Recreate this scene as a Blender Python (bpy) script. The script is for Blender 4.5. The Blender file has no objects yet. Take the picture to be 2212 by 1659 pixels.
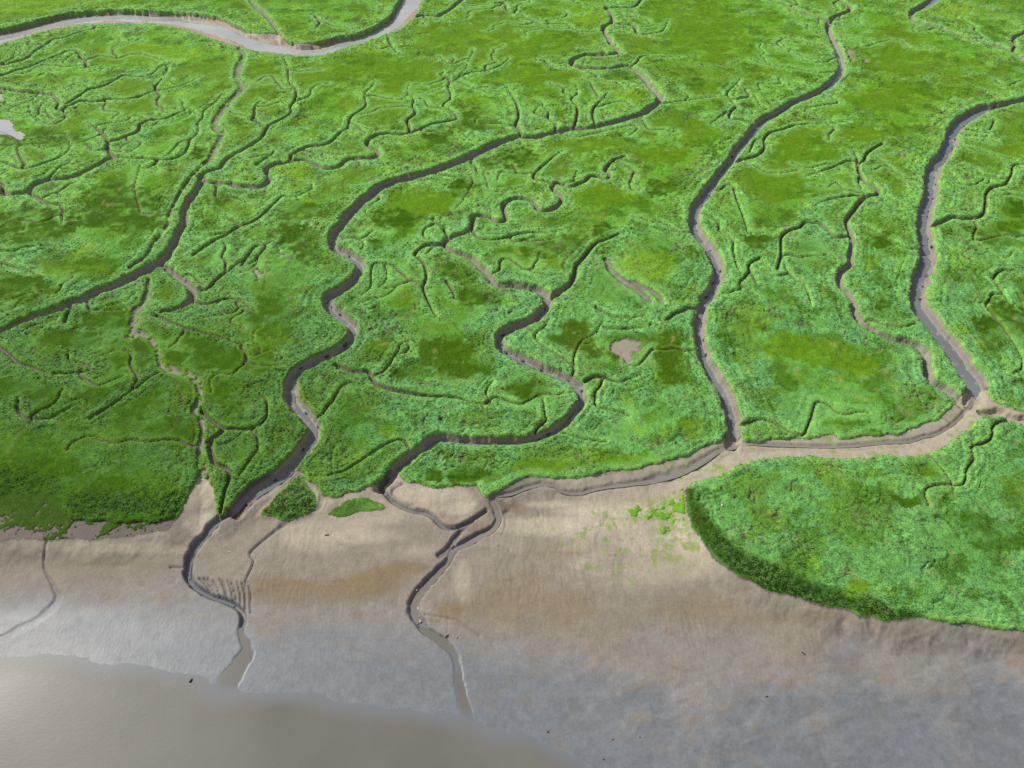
import bpy, math, random
import numpy as np
from mathutils import Vector

random.seed(7)
RNG = np.random.default_rng(11)
scene = bpy.context.scene
COL = scene.collection

# ------------------------------------------------------------------ camera
CAM_H = 110.0                       # metres above the top of the marsh grass (z = 0)
PITCH = math.radians(45.0)          # below the horizon
LENS, SENSOR = 24.0, 34.61
cam_data = bpy.data.cameras.new('camera')
cam = bpy.data.objects.new('camera', cam_data)
COL.objects.link(cam)
cam.location = (0, 0, CAM_H)
cam.rotation_euler = (math.pi / 2 - PITCH, 0, 0)
cam_data.lens = LENS
cam_data.sensor_width = SENSOR
cam_data.sensor_fit = 'HORIZONTAL'
cam_data.clip_start = 1.0
cam_data.clip_end = 20000.0
scene.camera = cam

# ------------------------------------------------------------------ sky, sun, exposure
SUN_EL, SUN_AZ = math.radians(42), math.radians(-60)      # azimuth from +Y, negative = to the left
world = bpy.data.worlds.new('World')
scene.world = world
world.use_nodes = True
wn, wl = world.node_tree.nodes, world.node_tree.links
wn.clear()
w_out = wn.new('ShaderNodeOutputWorld')
w_bg = wn.new('ShaderNodeBackground')
w_sky = wn.new('ShaderNodeTexSky')
w_sky.sky_type = 'NISHITA'
w_sky.sun_disc = False
w_sky.sun_elevation = SUN_EL
w_sky.sun_rotation = SUN_AZ % (2 * math.pi)
w_sky.air_density = 1.0
w_sky.dust_density = 2.0
w_bg.inputs['Strength'].default_value = 0.065
# broken thin cloud over the whole sky
w_tc = wn.new('ShaderNodeTexCoord')
w_sep = wn.new('ShaderNodeSeparateXYZ')
wl.new(w_tc.outputs['Generated'], w_sep.inputs[0])
w_up = wn.new('ShaderNodeMath')
w_up.operation = 'MAXIMUM'
w_up.inputs[1].default_value = 0.03
wl.new(w_sep.outputs['Z'], w_up.inputs[0])
w_add = wn.new('ShaderNodeMath')
w_add.operation = 'ADD'
w_add.inputs[1].default_value = 0.12
wl.new(w_up.outputs[0], w_add.inputs[0])
w_comb = wn.new('ShaderNodeCombineXYZ')
for ax in ('X', 'Y'):
    d = wn.new('ShaderNodeMath')
    d.operation = 'DIVIDE'
    wl.new(w_sep.outputs[ax], d.inputs[0])
    wl.new(w_add.outputs[0], d.inputs[1])
    wl.new(d.outputs[0], w_comb.inputs[ax])
w_noise = wn.new('ShaderNodeTexNoise')
w_noise.inputs['Scale'].default_value = 1.1
w_noise.inputs['Detail'].default_value = 5
w_noise.inputs['Roughness'].default_value = 0.55
wl.new(w_comb.outputs[0], w_noise.inputs['Vector'])
w_map = wn.new('ShaderNodeMapRange')
w_map.inputs['From Min'].default_value = 0.42
w_map.inputs['From Max'].default_value = 0.66
w_map.inputs['To Max'].default_value = 0.85
wl.new(w_noise.outputs['Fac'], w_map.inputs['Value'])
w_mix = wn.new('ShaderNodeMix')
w_mix.data_type = 'RGBA'
w_mix.inputs[7].default_value = (9.5, 9.7, 10.2, 1)
wl.new(w_map.outputs[0], w_mix.inputs[0])
wl.new(w_sky.outputs['Color'], w_mix.inputs[6])
wl.new(w_mix.outputs[2], w_bg.inputs['Color'])
wl.new(w_bg.outputs['Background'], w_out.inputs['Surface'])

sun_data = bpy.data.lights.new('sun', 'SUN')
sun_data.energy = 4.1
sun_data.angle = math.radians(3.0)
sun_data.color = (1.0, 0.95, 0.86)
sun = bpy.data.objects.new('sun', sun_data)
COL.objects.link(sun)
to_sun = Vector((math.sin(SUN_AZ) * math.cos(SUN_EL), math.cos(SUN_AZ) * math.cos(SUN_EL), math.sin(SUN_EL)))
sun.rotation_euler = to_sun.to_track_quat('Z', 'Y').to_euler()
sun.location = to_sun * 300

vs = scene.view_settings
vs.view_transform = 'Standard'
vs.look = 'None'
vs.exposure = 0.62
vs.gamma = 1.0
vs.use_curve_mapping = False
scene.cycles.use_denoising = False
scene.cycles.max_bounces = 4
scene.cycles.diffuse_bounces = 2
scene.cycles.glossy_bounces = 2
scene.cycles.transmission_bounces = 2
scene.cycles.transparent_max_bounces = 4

# ------------------------------------------------------------------ survey: photo survey marks -> metres on the ground
# Survey marks are written in a 3 x 3 sheet grid (sheet number 1..9, each 2212 x 1659 units).
SX, SY = 2212.0, 1659.0
FOC = (3 * SX / 2) / (SENSOR / 2 / LENS)
CX, CY = 3 * SX / 2, 3 * SY / 2
CP, SP = math.cos(PITCH), math.sin(PITCH)


def g(sheet, pts):
    ox, oy = ((sheet - 1) % 3) * SX, ((sheet - 1) // 3) * SY
    return [(p[0] + ox, p[1] + oy) + tuple(p[2:]) for p in pts]


def to_ground(gx, gy, z=0.0):
    t = (gy - CY) / FOC
    k = (CAM_H - z) / (SP + t * CP)
    return (gx - CX) / FOC * k, (CP - t * SP) * k


def row_of(y):
    r = y / CAM_H
    t = (CP - r * SP) / (SP + r * CP)
    return CY + t * FOC


# ------------------------------------------------------------------ noise
_TAB = {}


def _table(seed):
    t = _TAB.get(seed)
    if t is None:
        t = np.random.default_rng(1000 + seed).random(512 * 512, dtype=np.float32)
        _TAB[seed] = t
    return t


def _hash(ix, iy, seed):
    return _table(seed)[((iy & 511) << 9) | (ix & 511)]


def vnoise(x, y, seed=0):
    x, y = np.asarray(x, np.float32), np.asarray(y, np.float32)
    xf, yf = np.floor(x), np.floor(y)
    fx, fy = x - xf, y - yf
    xi, yi = xf.astype(np.int32), yf.astype(np.int32)
    u = fx * fx * (3 - 2 * fx)
    v = fy * fy * (3 - 2 * fy)
    T = _table(seed)
    x0, x1 = xi & 511, (xi + 1) & 511
    y0, y1 = (yi & 511) << 9, ((yi + 1) & 511) << 9
    a, b, c, d = T[y0 | x0], T[y0 | x1], T[y1 | x0], T[y1 | x1]
    a += (b - a) * u
    c += (d - c) * u
    return a + (c - a) * v


def fbm(x, y, scale, octaves=3, seed=0, gain=0.5):
    s, amp, tot = 0.0, 1.0, 0.0
    f = 1.0 / scale
    for o in range(octaves):
        s = s + amp * vnoise(x * f + 17.3 * o, y * f - 9.1 * o, seed + o * 31)
        tot += amp
        amp *= gain
        f *= 2.03
    return s / tot


def cells(x, y, scale, seed=0):
    """distance to the nearest jittered cell centre (0 at a centre) and a random value of that cell"""
    x, y = (x / scale).astype(np.float32), (y / scale).astype(np.float32)
    xi, yi = np.floor(x).astype(np.int32), np.floor(y).astype(np.int32)
    best = np.full(x.shape, 9.0, np.float32)
    val = np.zeros(x.shape, np.float32)
    for dx in (-1, 0, 1):
        for dy in (-1, 0, 1):
            cx_, cy_ = xi + dx, yi + dy
            px = cx_ + _hash(cx_, cy_, seed)
            py = cy_ + _hash(cx_, cy_, seed + 5)
            d = ((px - x) ** 2 + (py - y) ** 2).astype(np.float32)
            m = d < best
            best = np.where(m, d, best)
            val = np.where(m, _hash(cx_, cy_, seed + 9), val)
    return np.sqrt(best), val


def sstep(a, b, x):
    t = np.clip((x - a) / (b - a), 0, 1)
    return t * t * (3 - 2 * t)


def mix(a, b, f):
    return a + (b - a) * f


# ------------------------------------------------------------------ survey data
S = 'swale'
CREEKS = []          # (name, kind, list of (gx, gy, width))


def creek(name, *pieces, w=None, kind='creek', depth=1.0):
    pts = []
    for sheet, lst in pieces:
        pts += g(sheet, lst)
    n = len(pts)
    out = []
    for i, p in enumerate(pts):
        if len(p) > 2:
            ww = p[2]
        else:
            f = i / max(1, n - 1)
            ww = w[0] + (w[1] - w[0]) * f
        out.append((p[0], p[1], ww))
    CREEKS.append((name, kind, out, depth))


# sheet 1 (north-west)
creek('a1', (1, [(-1600, 790), (-500, 470), (0, 415), (90, 400), (170, 375), (220, 330), (290, 290), (340, 255), (430, 235), (520, 205), (620, 185), (730, 170), (820, 158)]), w=(26, 10))
creek('a2', (1, [(-400, 520), (0, 485), (100, 455), (200, 425), (300, 385), (390, 350), (430, 330), (490, 325), (520, 345), (515, 370), (545, 385), (560, 405), (555, 435), (620, 440), (680, 445)]), w=(10, 7))
creek('a2b', (1, [(500, 335), (520, 350), (515, 372), (548, 388), (558, 410), (553, 438)]), w=(14, 14))
creek('c', (1, [(-300, 540), (0, 570), (80, 580), (170, 595), (260, 600), (330, 610), (365, 640), (380, 670), (360, 700), (400, 715), (425, 735), (425, 755), (380, 790), (350, 800), (310, 800), (250, 770), (205, 745), (190, 710), (185, 685)]), w=(20, 9))
creek('d', (1, [(400, 715), (430, 690), (480, 670), (530, 650), (580, 655), (650, 650), (720, 635), (800, 640), (850, 635), (900, 625), (950, 605), (1010, 585), (1080, 575), (1150, 560), (1230, 530), (1300, 495)]), w=(12, 6))
creek('d2', (1, [(1010, 585), (1000, 560), (1030, 530), (1050, 500)]), w=(8, 5))
creek('e', (1, [(430, 670), (480, 640), (530, 610), (570, 580), (640, 565), (700, 545), (740, 520), (800, 490), (870, 495), (950, 490), (1000, 465), (1040, 430), (1100, 410), (1150, 400)]), w=(10, 6))
creek('f', (1, [(-300, 1000), (0, 1045), (60, 1065), (130, 1090), (200, 1085), (280, 1060), (350, 1035), (410, 1000), (445, 965), (450, 930), (435, 895), (420, 875)]), w=(10, 9))
creek('g', (1, [(-2200, 1120, 40), (-1200, 1260, 40), (-500, 1230, 40), (-60, 1245, 40), (0, 1240, 40), (60, 1258, 30), (120, 1250, 30), (180, 1235, 32), (230, 1190, 34), (300, 1165, 34), (400, 1155, 32), (480, 1140, 32), (550, 1105, 34), (620, 1070, 34), (690, 1035, 30), (730, 1018, 26), (760, 1012, 24), (830, 1020, 20), (920, 1025, 18), (1000, 1030, 18), (1080, 1035, 20), (1150, 1020, 22), (1200, 985, 22), (1220, 940, 24), (1230, 905, 20), (1270, 870, 20), (1285, 830, 22), (1275, 800, 20), (1310, 765, 20), (1315, 725, 20), (1350, 695, 16), (1400, 660, 14), (1430, 620, 12), (1480, 590, 10)]))
creek('g1', (1, [(-40, 1170, 20), (10, 1190, 22), (20, 1215, 20), (10, 1240, 24)]))
creek('g2', (1, [(740, 1015), (710, 985), (690, 950), (700, 920), (680, 880), (665, 850), (690, 830)]), w=(24, 10))
creek('g2b', (1, [(700, 915), (760, 905), (820, 875), (890, 850), (900, 810), (940, 785), (1010, 775), (1080, 765), (1140, 735), (1195, 715), (1200, 700), (1180, 680), (1185, 660), (1160, 645)]), w=(16, 8))
creek('g2c', (1, [(680, 880), (650, 850), (600, 810), (570, 790)]), w=(9, 6))
creek('g3', (1, [(185, 1245), (230, 1270), (290, 1310), (350, 1320), (400, 1335), (405, 1370), (400, 1410), (405, 1450)]), w=(22, 7))
creek('g4', (1, [(1000, 1030), (1020, 1050), (980, 1075), (940, 1090)]), w=(10, 6))
creek('h', (1, [(1545, 310, 14), (1580, 350, 26), (1560, 400, 36), (1540, 450, 40), (1535, 500, 44), (1560, 540, 46), (1575, 560, 40), (1540, 600, 32), (1490, 650, 32), (1450, 700, 38), (1400, 770, 40), (1395, 830, 36), (1440, 860, 30), (1420, 910, 30), (1385, 970, 34), (1360, 1030, 30), (1320, 1060, 18), (1285, 1090, 14), (1230, 1150, 16), (1180, 1220, 16), (1130, 1310, 16), (1090, 1390, 18), (1085, 1440, 20), (1040, 1510, 16), (990, 1580, 14), (945, 1650, 16)]), kind=S)
creek('h2', (4, [(940, 0, 16), (900, 30, 18), (840, 70, 12)]), kind=S)
creek('i', (1, [(1310, 1150, 36), (1275, 1220, 46), (1225, 1290, 50), (1190, 1350, 50), (1190, 1420, 50), (1165, 1480, 50), (1130, 1560, 50), (1090, 1640, 50)]), (4, [(1050, 20, 55), (950, 80, 52), (850, 130, 55), (750, 180, 52), (640, 220, 48), (560, 265, 45), (450, 300, 42), (350, 345, 40), (250, 375, 38), (150, 415, 38), (60, 455, 36), (0, 480, 36), (-500, 660, 36), (-1300, 900, 38), (-2400, 1290, 40)]))
creek('j', (1, [(1310, 1150, 30), (1330, 1172, 26), (1400, 1180, 24), (1470, 1180, 24), (1530, 1200, 26), (1600, 1205, 24), (1670, 1210, 26), (1720, 1185, 30), (1745, 1145, 30), (1720, 1100, 26), (1780, 1060, 24), (1850, 1050, 20), (1890, 1040, 18), (1950, 1030, 16), (2020, 1050, 18), (2060, 1065, 22), (2120, 1085, 22), (2190, 1080, 20)]), (2, [(0, 1065, 20), (40, 1030, 18), (120, 1025, 18), (190, 1020, 20), (235, 1000, 24), (220, 970, 24), (175, 940, 22), (170, 910, 20), (220, 880, 18), (290, 865, 16), (380, 868, 16), (440, 860, 16), (520, 830, 16), (600, 800, 16), (680, 785, 16), (750, 765, 18), (740, 740, 18), (700, 705, 18), (655, 680, 16), (680, 655, 14), (705, 640, 16), (705, 600, 18), (690, 560, 18), (710, 530, 16), (750, 510, 14), (775, 480, 12), (810, 430, 12), (820, 390, 10), (850, 340, 10), (855, 310, 8)]))
creek('j2', (2, [(705, 530), (690, 500), (645, 485), (660, 465)]), w=(12, 7))
creek('j3', (2, [(440, 860), (440, 820), (425, 780), (470, 745), (480, 720), (460, 680), (470, 650), (455, 620)]), w=(12, 7))
creek('j4', (1, [(1890, 1035), (1880, 1005), (1940, 970), (2000, 945), (2060, 940), (2130, 925), (2180, 880), (2212, 850)]), (2, [(40, 830), (50, 780), (70, 750), (120, 720), (160, 680), (150, 610), (190, 570), (215, 535)]), w=(16, 6))
creek('k', (1, [(1290, 1140), (1350, 1105), (1420, 1085), (1450, 1050), (1500, 1010), (1560, 975), (1620, 940), (1690, 890), (1720, 840), (1740, 810), (1800, 785), (1850, 755), (1890, 720), (1880, 690), (1910, 650), (1920, 600), (1915, 575), (1870, 520), (1865, 440), (1840, 370)]), w=(22, 6))
creek('k2', (1, [(1710, 815), (1670, 790), (1630, 775), (1650, 740), (1650, 690), (1690, 650)]), w=(10, 6))
creek('l', (4, [(1230, 215), (1340, 210), (1400, 150), (1470, 100), (1540, 50), (1600, 0)]), w=(18, 9))
creek('l1', (1, [(1250, 1650), (1320, 1600), (1400, 1550), (1480, 1510), (1560, 1460), (1640, 1430), (1710, 1380), (1760, 1330), (1830, 1270), (1890, 1275), (1950, 1260), (2020, 1220), (2015, 1180)]), w=(14, 8))
creek('l2', (4, [(1560, 60)]), (1, [(1610, 1650), (1650, 1600), (1720, 1580), (1790, 1550)]), w=(8, 6))
creek('l3', (1, [(1560, 1455), (1510, 1430), (1460, 1400)]), w=(8, 6))
creek('m', (1, [(-300, 1610), (0, 1620), (80, 1625), (160, 1600), (260, 1590), (360, 1590), (450, 1600)]), w=(8, 6))
creek('n', (1, [(1660, 1070), (1710, 1030), (1760, 1000), (1780, 970)]), w=(9, 6))
creek('o', (1, [(1600, -60), (1640, 30), (1690, 70), (1740, 120), (1780, 170), (1805, 215)]), kind=S, w=(14, 16))
creek('o2', (1, [(2040, 100), (2070, 130), (2065, 160), (2040, 190)]), w=(8, 8))
# sheet 2 (north)
creek('p', (2, [(1960, -30, 8), (1900, 40, 8), (1800, 45, 9), (1710, 50, 10), (1735, 65, 16), (1755, 100, 20), (1750, 145, 20), (1700, 165, 18), (1700, 190, 24), (1730, 240, 28), (1750, 285, 22), (1790, 310, 18), (1800, 335, 18), (1740, 350, 18), (1640, 350, 16), (1560, 360, 18), (1495, 390, 22), (1490, 415, 22), (1540, 430, 20), (1620, 440, 16), (1700, 440, 18), (1770, 435, 18), (1830, 425, 18), (1880, 430, 20), (1930, 465, 28), (1970, 505, 30), (2000, 550, 32), (2040, 590, 34), (2070, 625, 36), (2050, 660, 38), (2000, 700, 36), (1940, 735, 34), (1850, 765, 32), (1760, 790, 32), (1680, 810, 30), (1600, 825, 28), (1500, 830, 28), (1400, 850, 28), (1300, 875, 26), (1230, 885, 26), (1160, 885, 26), (1100, 895, 32), (1030, 920, 40), (950, 950, 42), (880, 985, 42), (810, 1020, 42), (730, 1055, 42), (650, 1085, 42), (560, 1115, 42), (480, 1140, 42), (400, 1155, 42), (320, 1180, 46), (250, 1205, 54), (200, 1250, 58), (140, 1290, 58), (90, 1340, 58), (40, 1400, 56), (0, 1450, 56)]),
      (1, [(2180, 1485, 60), (2150, 1530, 58), (2165, 1590, 58)]), (2, [(10, 1625, 56), (70, 1655, 60)]),
      (5, [(105, 20, 64), (115, 70, 60), (90, 130, 60), (30, 190, 60)]), (4, [(2190, 225, 60), (2130, 260, 70), (2130, 310, 70), (2190, 360, 68)]), (5, [(25, 405, 66), (70, 460, 66), (50, 530, 66), (5, 580, 62)]),
      (4, [(2160, 615, 60), (2080, 650, 60), (2000, 690, 62), (1930, 730, 70), (1895, 790, 80), (1890, 850, 90), (1890, 910, 100), (1920, 965, 95), (1975, 1010, 85), (2015, 1065, 85), (2030, 1110, 95), (2020, 1160, 95), (1990, 1215, 90), (1950, 1265, 85), (1910, 1315, 85), (1870, 1360, 85), (1810, 1410, 90), (1740, 1455, 100), (1670, 1500, 110), (1610, 1550, 105), (1560, 1600, 95), (1520, 1645, 85)]))
creek('q', (2, [(1840, 1010, 8), (1770, 1030, 12), (1730, 1070, 18), (1710, 1100, 18), (1740, 1130, 14), (1720, 1155, 12), (1660, 1140, 14), (1610, 1140, 16), (1580, 1170, 18), (1530, 1195, 16), (1490, 1205, 18), (1440, 1195, 18), (1410, 1180, 20), (1370, 1190, 26), (1370, 1215, 28), (1400, 1245, 26), (1430, 1270, 24), (1420, 1310, 24), (1370, 1345, 24), (1310, 1360, 22), (1270, 1350, 20), (1260, 1320, 20), (1220, 1290, 20), (1170, 1280, 18), (1110, 1285, 22), (1060, 1310, 26), (1045, 1340, 28), (1065, 1390, 28), (1060, 1425, 24), (1010, 1435, 20), (960, 1405, 20), (900, 1390, 22), (850, 1405, 28), (845, 1450, 30), (840, 1480, 28), (790, 1510, 24), (730, 1530, 24), (680, 1550, 28), (665, 1580, 30), (700, 1610, 28), (760, 1635, 28)]),
      (5, [(830, 0, 38), (890, 55, 42), (940, 100, 42), (980, 160, 44), (1030, 185, 44), (1120, 190, 44), (1200, 195, 46), (1280, 215, 50), (1330, 260, 56), (1330, 310, 56), (1290, 370, 52), (1220, 420, 54), (1130, 450, 56), (1060, 480, 62), (1025, 530, 62), (1050, 590, 60), (1120, 630, 60), (1190, 665, 60), (1270, 700, 60), (1350, 740, 60), (1430, 770, 62), (1500, 800, 66), (1545, 840, 76), (1560, 900, 70), (1530, 980, 62), (1470, 1050, 62), (1400, 1110, 58), (1330, 1150, 54), (1230, 1180, 54), (1100, 1190, 54), (960, 1195, 54), (830, 1185, 54), (720, 1175, 54), (640, 1165, 56), (590, 1185, 66), (540, 1225, 66), (480, 1265, 60), (420, 1310, 76), (370, 1345, 70), (340, 1395, 64), (290, 1450, 66), (240, 1490, 66)]))
creek('q2', (2, [(1370, 1190), (1330, 1170), (1260, 1160), (1245, 1130), (1290, 1085), (1330, 1050), (1390, 1000), (1440, 970)]), w=(12, 5))
creek('q3', (2, [(845, 1490), (880, 1530), (920, 1545), (1000, 1550), (1070, 1535), (1150, 1515), (1250, 1505), (1350, 1500), (1440, 1490)]), w=(13, 6))
creek('q4', (2, [(690, 1530), (665, 1490), (670, 1470), (600, 1440), (600, 1410)]), w=(14, 6))
creek('q5', (2, [(665, 1580), (600, 1580), (540, 1590), (490, 1620), (475, 1650)]), w=(20, 12))
creek('q6', (2, [(1800, 1510), (1740, 1540), (1690, 1555), (1640, 1580), (1590, 1640)]), (5, [(1560, 15), (1520, 55), (1510, 120), (1480, 180), (1430, 220), (1350, 265)]), w=(10, 34))
creek('r1', (2, [(1160, 885), (1160, 850), (1130, 810), (1150, 740), (1130, 660), (1090, 590), (1075, 560)]), w=(14, 7))
creek('r2', (2, [(1390, 850), (1385, 800), (1340, 760), (1345, 720), (1310, 690), (1300, 650)]), w=(10, 5))
creek('r3', (2, [(1510, 825), (1530, 740), (1525, 680), (1490, 640), (1530, 600), (1520, 550)]), w=(9, 5))
creek('r4', (2, [(1650, 810), (1630, 740), (1640, 690), (1690, 640), (1730, 590)]), w=(9, 5))
creek('r5', (2, [(760, 500), (830, 470), (900, 460), (1000, 440), (1050, 410), (1090, 370)]), w=(7, 5))
creek('r6', (2, [(1320, 395), (1340, 410), (1370, 430), (1440, 430)]), w=(7, 6))
creek('r7', (2, [(1755, 150), (1830, 155), (1900, 165), (1910, 205), (1940, 220), (2010, 215), (2080, 200), (2110, 150), (2120, 125)]), w=(9, 7))
creek('r8', (2, [(450, 115), (530, 95), (620, 100), (680, 75), (730, 40), (780, 0), (830, -60)]), w=(18, 14))
creek('r9', (2, [(300, 240), (310, 265), (330, 300), (360, 340)]), w=(9, 5))
creek('r10', (2, [(1000, 20), (1060, 20), (1080, 70), (1180, 100), (1280, 150), (1370, 150), (1460, 155), (1490, 180), (1540, 200), (1620, 205), (1690, 200)]), w=(5, 9))
# sheet 3 (north-east)
creek('s', (3, [(1000, -40, 10), (1030, 0, 10), (1090, 40, 14), (1090, 65, 18), (1030, 90, 20), (970, 115, 24), (950, 150, 30), (950, 200, 38), (980, 260, 38), (1010, 330, 42), (1030, 400, 44), (1030, 460, 48), (990, 510, 46), (930, 560, 42), (860, 600, 38), (780, 635, 38), (720, 660, 40), (650, 700, 42), (600, 730, 46), (530, 770, 52), (480, 820, 54), (430, 880, 54), (380, 940, 54), (320, 1020, 54), (260, 1100, 54), (200, 1180, 58), (140, 1260, 68), (100, 1310, 74), (80, 1380, 74), (80, 1450, 74), (130, 1540, 74), (190, 1620, 74)]),
      (6, [(215, 20, 82), (240, 80, 78), (230, 140, 76), (190, 220, 80), (140, 290, 76), (120, 360, 80), (115, 450, 82), (122, 540, 82), (140, 620, 84), (175, 700, 88), (220, 790, 92), (270, 870, 98), (310, 950, 106), (335, 1040, 110), (335, 1120, 110), (325, 1200, 120)]))
creek('s2', (3, [(950, 130), (850, 100), (760, 70), (680, 30), (600, 10), (480, -20)]), w=(14, 10))
creek('s3', (3, [(340, 1040), (430, 1025), (490, 1000), (530, 960), (530, 900), (560, 860), (640, 840), (730, 810), (850, 800), (950, 795), (1070, 785)]), w=(16, 5))
creek('s4', (3, [(460, 790), (380, 775), (310, 765), (315, 720), (350, 685), (320, 650), (290, 600), (350, 540), (370, 510)]), w=(12, 6))
creek('t', (3, [(1300, 925, 6), (1230, 965, 10), (1190, 1000, 12), (1180, 1035, 14), (1140, 1055, 16), (1145, 1110, 20), (1180, 1170, 18), (1240, 1200, 16), (1275, 1230, 20), (1260, 1260, 22), (1190, 1270, 20), (1150, 1305, 26), (1100, 1370, 28), (1065, 1420, 30), (1075, 1480, 30), (1100, 1550, 32), (1095, 1620, 34)]),
      (6, [(1090, 0, 42), (1088, 50, 34), (1035, 88, 46), (1012, 130, 42), (1030, 190, 36), (1080, 240, 40), (1110, 290, 48), (1120, 350, 50), (1150, 410, 50), (1200, 450, 42), (1280, 490, 36), (1370, 530, 40), (1450, 550, 40), (1530, 575, 52), (1580, 620, 60), (1590, 690, 58), (1600, 760, 56), (1640, 810, 56), (1710, 850, 56), (1770, 900, 56), (1815, 945, 50)]))
creek('t2', (3, [(1140, 1050), (1130, 1015), (1110, 990)]), w=(10, 6))
creek('t3', (3, [(1140, 1048), (1070, 1040), (1020, 1060), (950, 1090), (860, 1120), (800, 1140)]), w=(11, 6))
creek('t4', (3, [(1190, 1272), (1100, 1265), (1000, 1280), (920, 1300), (860, 1325)]), w=(9, 6))
creek('t5', (3, [(1085, 1530), (1040, 1530), (1000, 1530), (960, 1500), (920, 1460), (860, 1440), (790, 1440), (760, 1470), (700, 1485), (650, 1520), (640, 1570), (640, 1650)]), (6, [(615, 85)]), w=(18, 12))
creek('t6', (6, [(660, 60), (720, 140), (790, 190), (820, 260), (835, 310)]), w=(7, 9))
creek('t7', (6, [(500, 10), (430, 60), (480, 170)]), w=(5, 5))
creek('u', (3, [(4300, 300, 36), (3400, 470, 32), (2700, 560, 30), (2350, 620, 28), (2212, 640, 28), (2120, 660, 36), (2030, 680, 46), (1950, 700, 54), (1870, 740, 74), (1800, 790, 84), (1755, 850, 90), (1735, 920, 90), (1700, 990, 88), (1650, 1060, 92), (1620, 1130, 98), (1615, 1200, 98), (1600, 1280, 98), (1575, 1360, 100), (1565, 1440, 100), (1575, 1520, 104), (1590, 1600, 112)]),
      (6, [(1590, 0, 120), (1575, 70, 126), (1548, 150, 122), (1535, 220, 112), (1535, 290, 112), (1580, 375, 112), (1650, 460, 112), (1720, 545, 116), (1790, 640, 124), (1850, 730, 134), (1895, 800, 145), (1910, 860, 145), (1890, 940, 145)]))
creek('u2', (3, [(1620, 1455), (1690, 1430), (1740, 1405), (1830, 1410), (1920, 1400), (1955, 1370), (1965, 1310), (1970, 1250), (2010, 1210), (2090, 1190), (2120, 1150), (2140, 1110), (2145, 1070), (2212, 1060), (2400, 1060)]), w=(24, 9))
creek('u3', (3, [(1840, 840), (1900, 850), (1990, 865)]), w=(7, 5))
creek('v', (3, [(1680, -60, 60), (1620, 0, 52), (1560, 40, 42), (1500, 70, 36), (1485, 100, 28), (1500, 130, 20), (1570, 155, 17), (1680, 180, 16), (1780, 215, 16), (1880, 250, 16), (1980, 280, 17), (2060, 300, 18), (2130, 325, 18), (2180, 355, 20), (2212, 385, 22), (2400, 500, 26)]))
creek('v2', (3, [(2140, 325), (2160, 290), (2145, 265), (2145, 245), (2190, 220), (2300, 190)]), w=(20, 20))
# sheet 4 (west)
creek('x1', (4, [(1060, 60, 34), (1130, 110, 46), (1200, 160, 46), (1245, 210, 48), (1240, 260, 44), (1200, 310, 30), (1130, 340, 22), (1050, 360, 14)]))
creek('x2', (4, [(1235, 290), (1320, 305), (1400, 290), (1480, 270), (1560, 290), (1620, 330), (1660, 360)]), w=(20, 7))
creek('x3', (4, [(1010, 380), (1100, 420), (1200, 460), (1300, 490), (1400, 515), (1480, 545), (1560, 570), (1630, 590)]), w=(13, 7))
creek('x', (4, [(960, 150, 20), (950, 230, 26), (920, 300, 44), (880, 370, 56), (855, 450, 56), (840, 510, 44), (900, 490, 40), (960, 520, 38), (1000, 580, 40), (1030, 640, 40), (1050, 700, 44), (1120, 735, 46), (1200, 760, 46), (1260, 790, 46), (1290, 850, 36), (1290, 930, 34), (1260, 990, 44), (1300, 1050, 36), (1310, 1130, 28), (1300, 1220, 34), (1300, 1290, 44), (1310, 1380, 64), (1310, 1440, 90)]), kind=S)
creek('y1', (4, [(-400, 400, 20), (-100, 520, 20), (0, 590, 22), (60, 640, 28), (120, 690, 28), (200, 715, 26), (280, 745, 20), (350, 770, 14), (420, 810, 9)]))
creek('y2', (4, [(350, 755), (430, 760), (510, 745), (580, 735), (540, 690), (480, 680), (440, 660), (445, 610)]), w=(9, 6))
creek('y3', (4, [(110, 930), (110, 990), (150, 1040), (220, 1055), (320, 1050), (400, 1010), (470, 970), (520, 960)]), w=(8, 8))
creek('y3b', (4, [(190, 1050), (205, 1090)]), w=(8, 6))
creek('y4', (4, [(580, 1050), (660, 1000), (740, 950), (820, 890), (900, 840), (960, 790), (1030, 750)]), w=(8, 6))  # shadow line of a height step, cut into the ground as a groove
creek('y5', (4, [(1300, 1000), (1360, 1050), (1440, 1105), (1500, 1115), (1600, 1120), (1670, 1100), (1720, 1050), (1730, 980), (1720, 920), (1680, 890)]), w=(18, 7))
creek('y6', (4, [(1440, 1108, 20), (1430, 1140, 22), (1370, 1180, 28), (1355, 1230, 28), (1365, 1290, 26), (1390, 1340, 24), (1450, 1365, 26), (1480, 1390, 24), (1480, 1440, 20), (1460, 1500, 18), (1440, 1580, 16), (1425, 1659, 16)]))
creek('y7', (4, [(420, 430), (425, 390), (445, 350), (455, 300)]), w=(12, 12))
creek('y8', (4, [(-200, 20), (0, 45), (100, 70), (180, 90), (250, 120)]), w=(8, 6))
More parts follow.
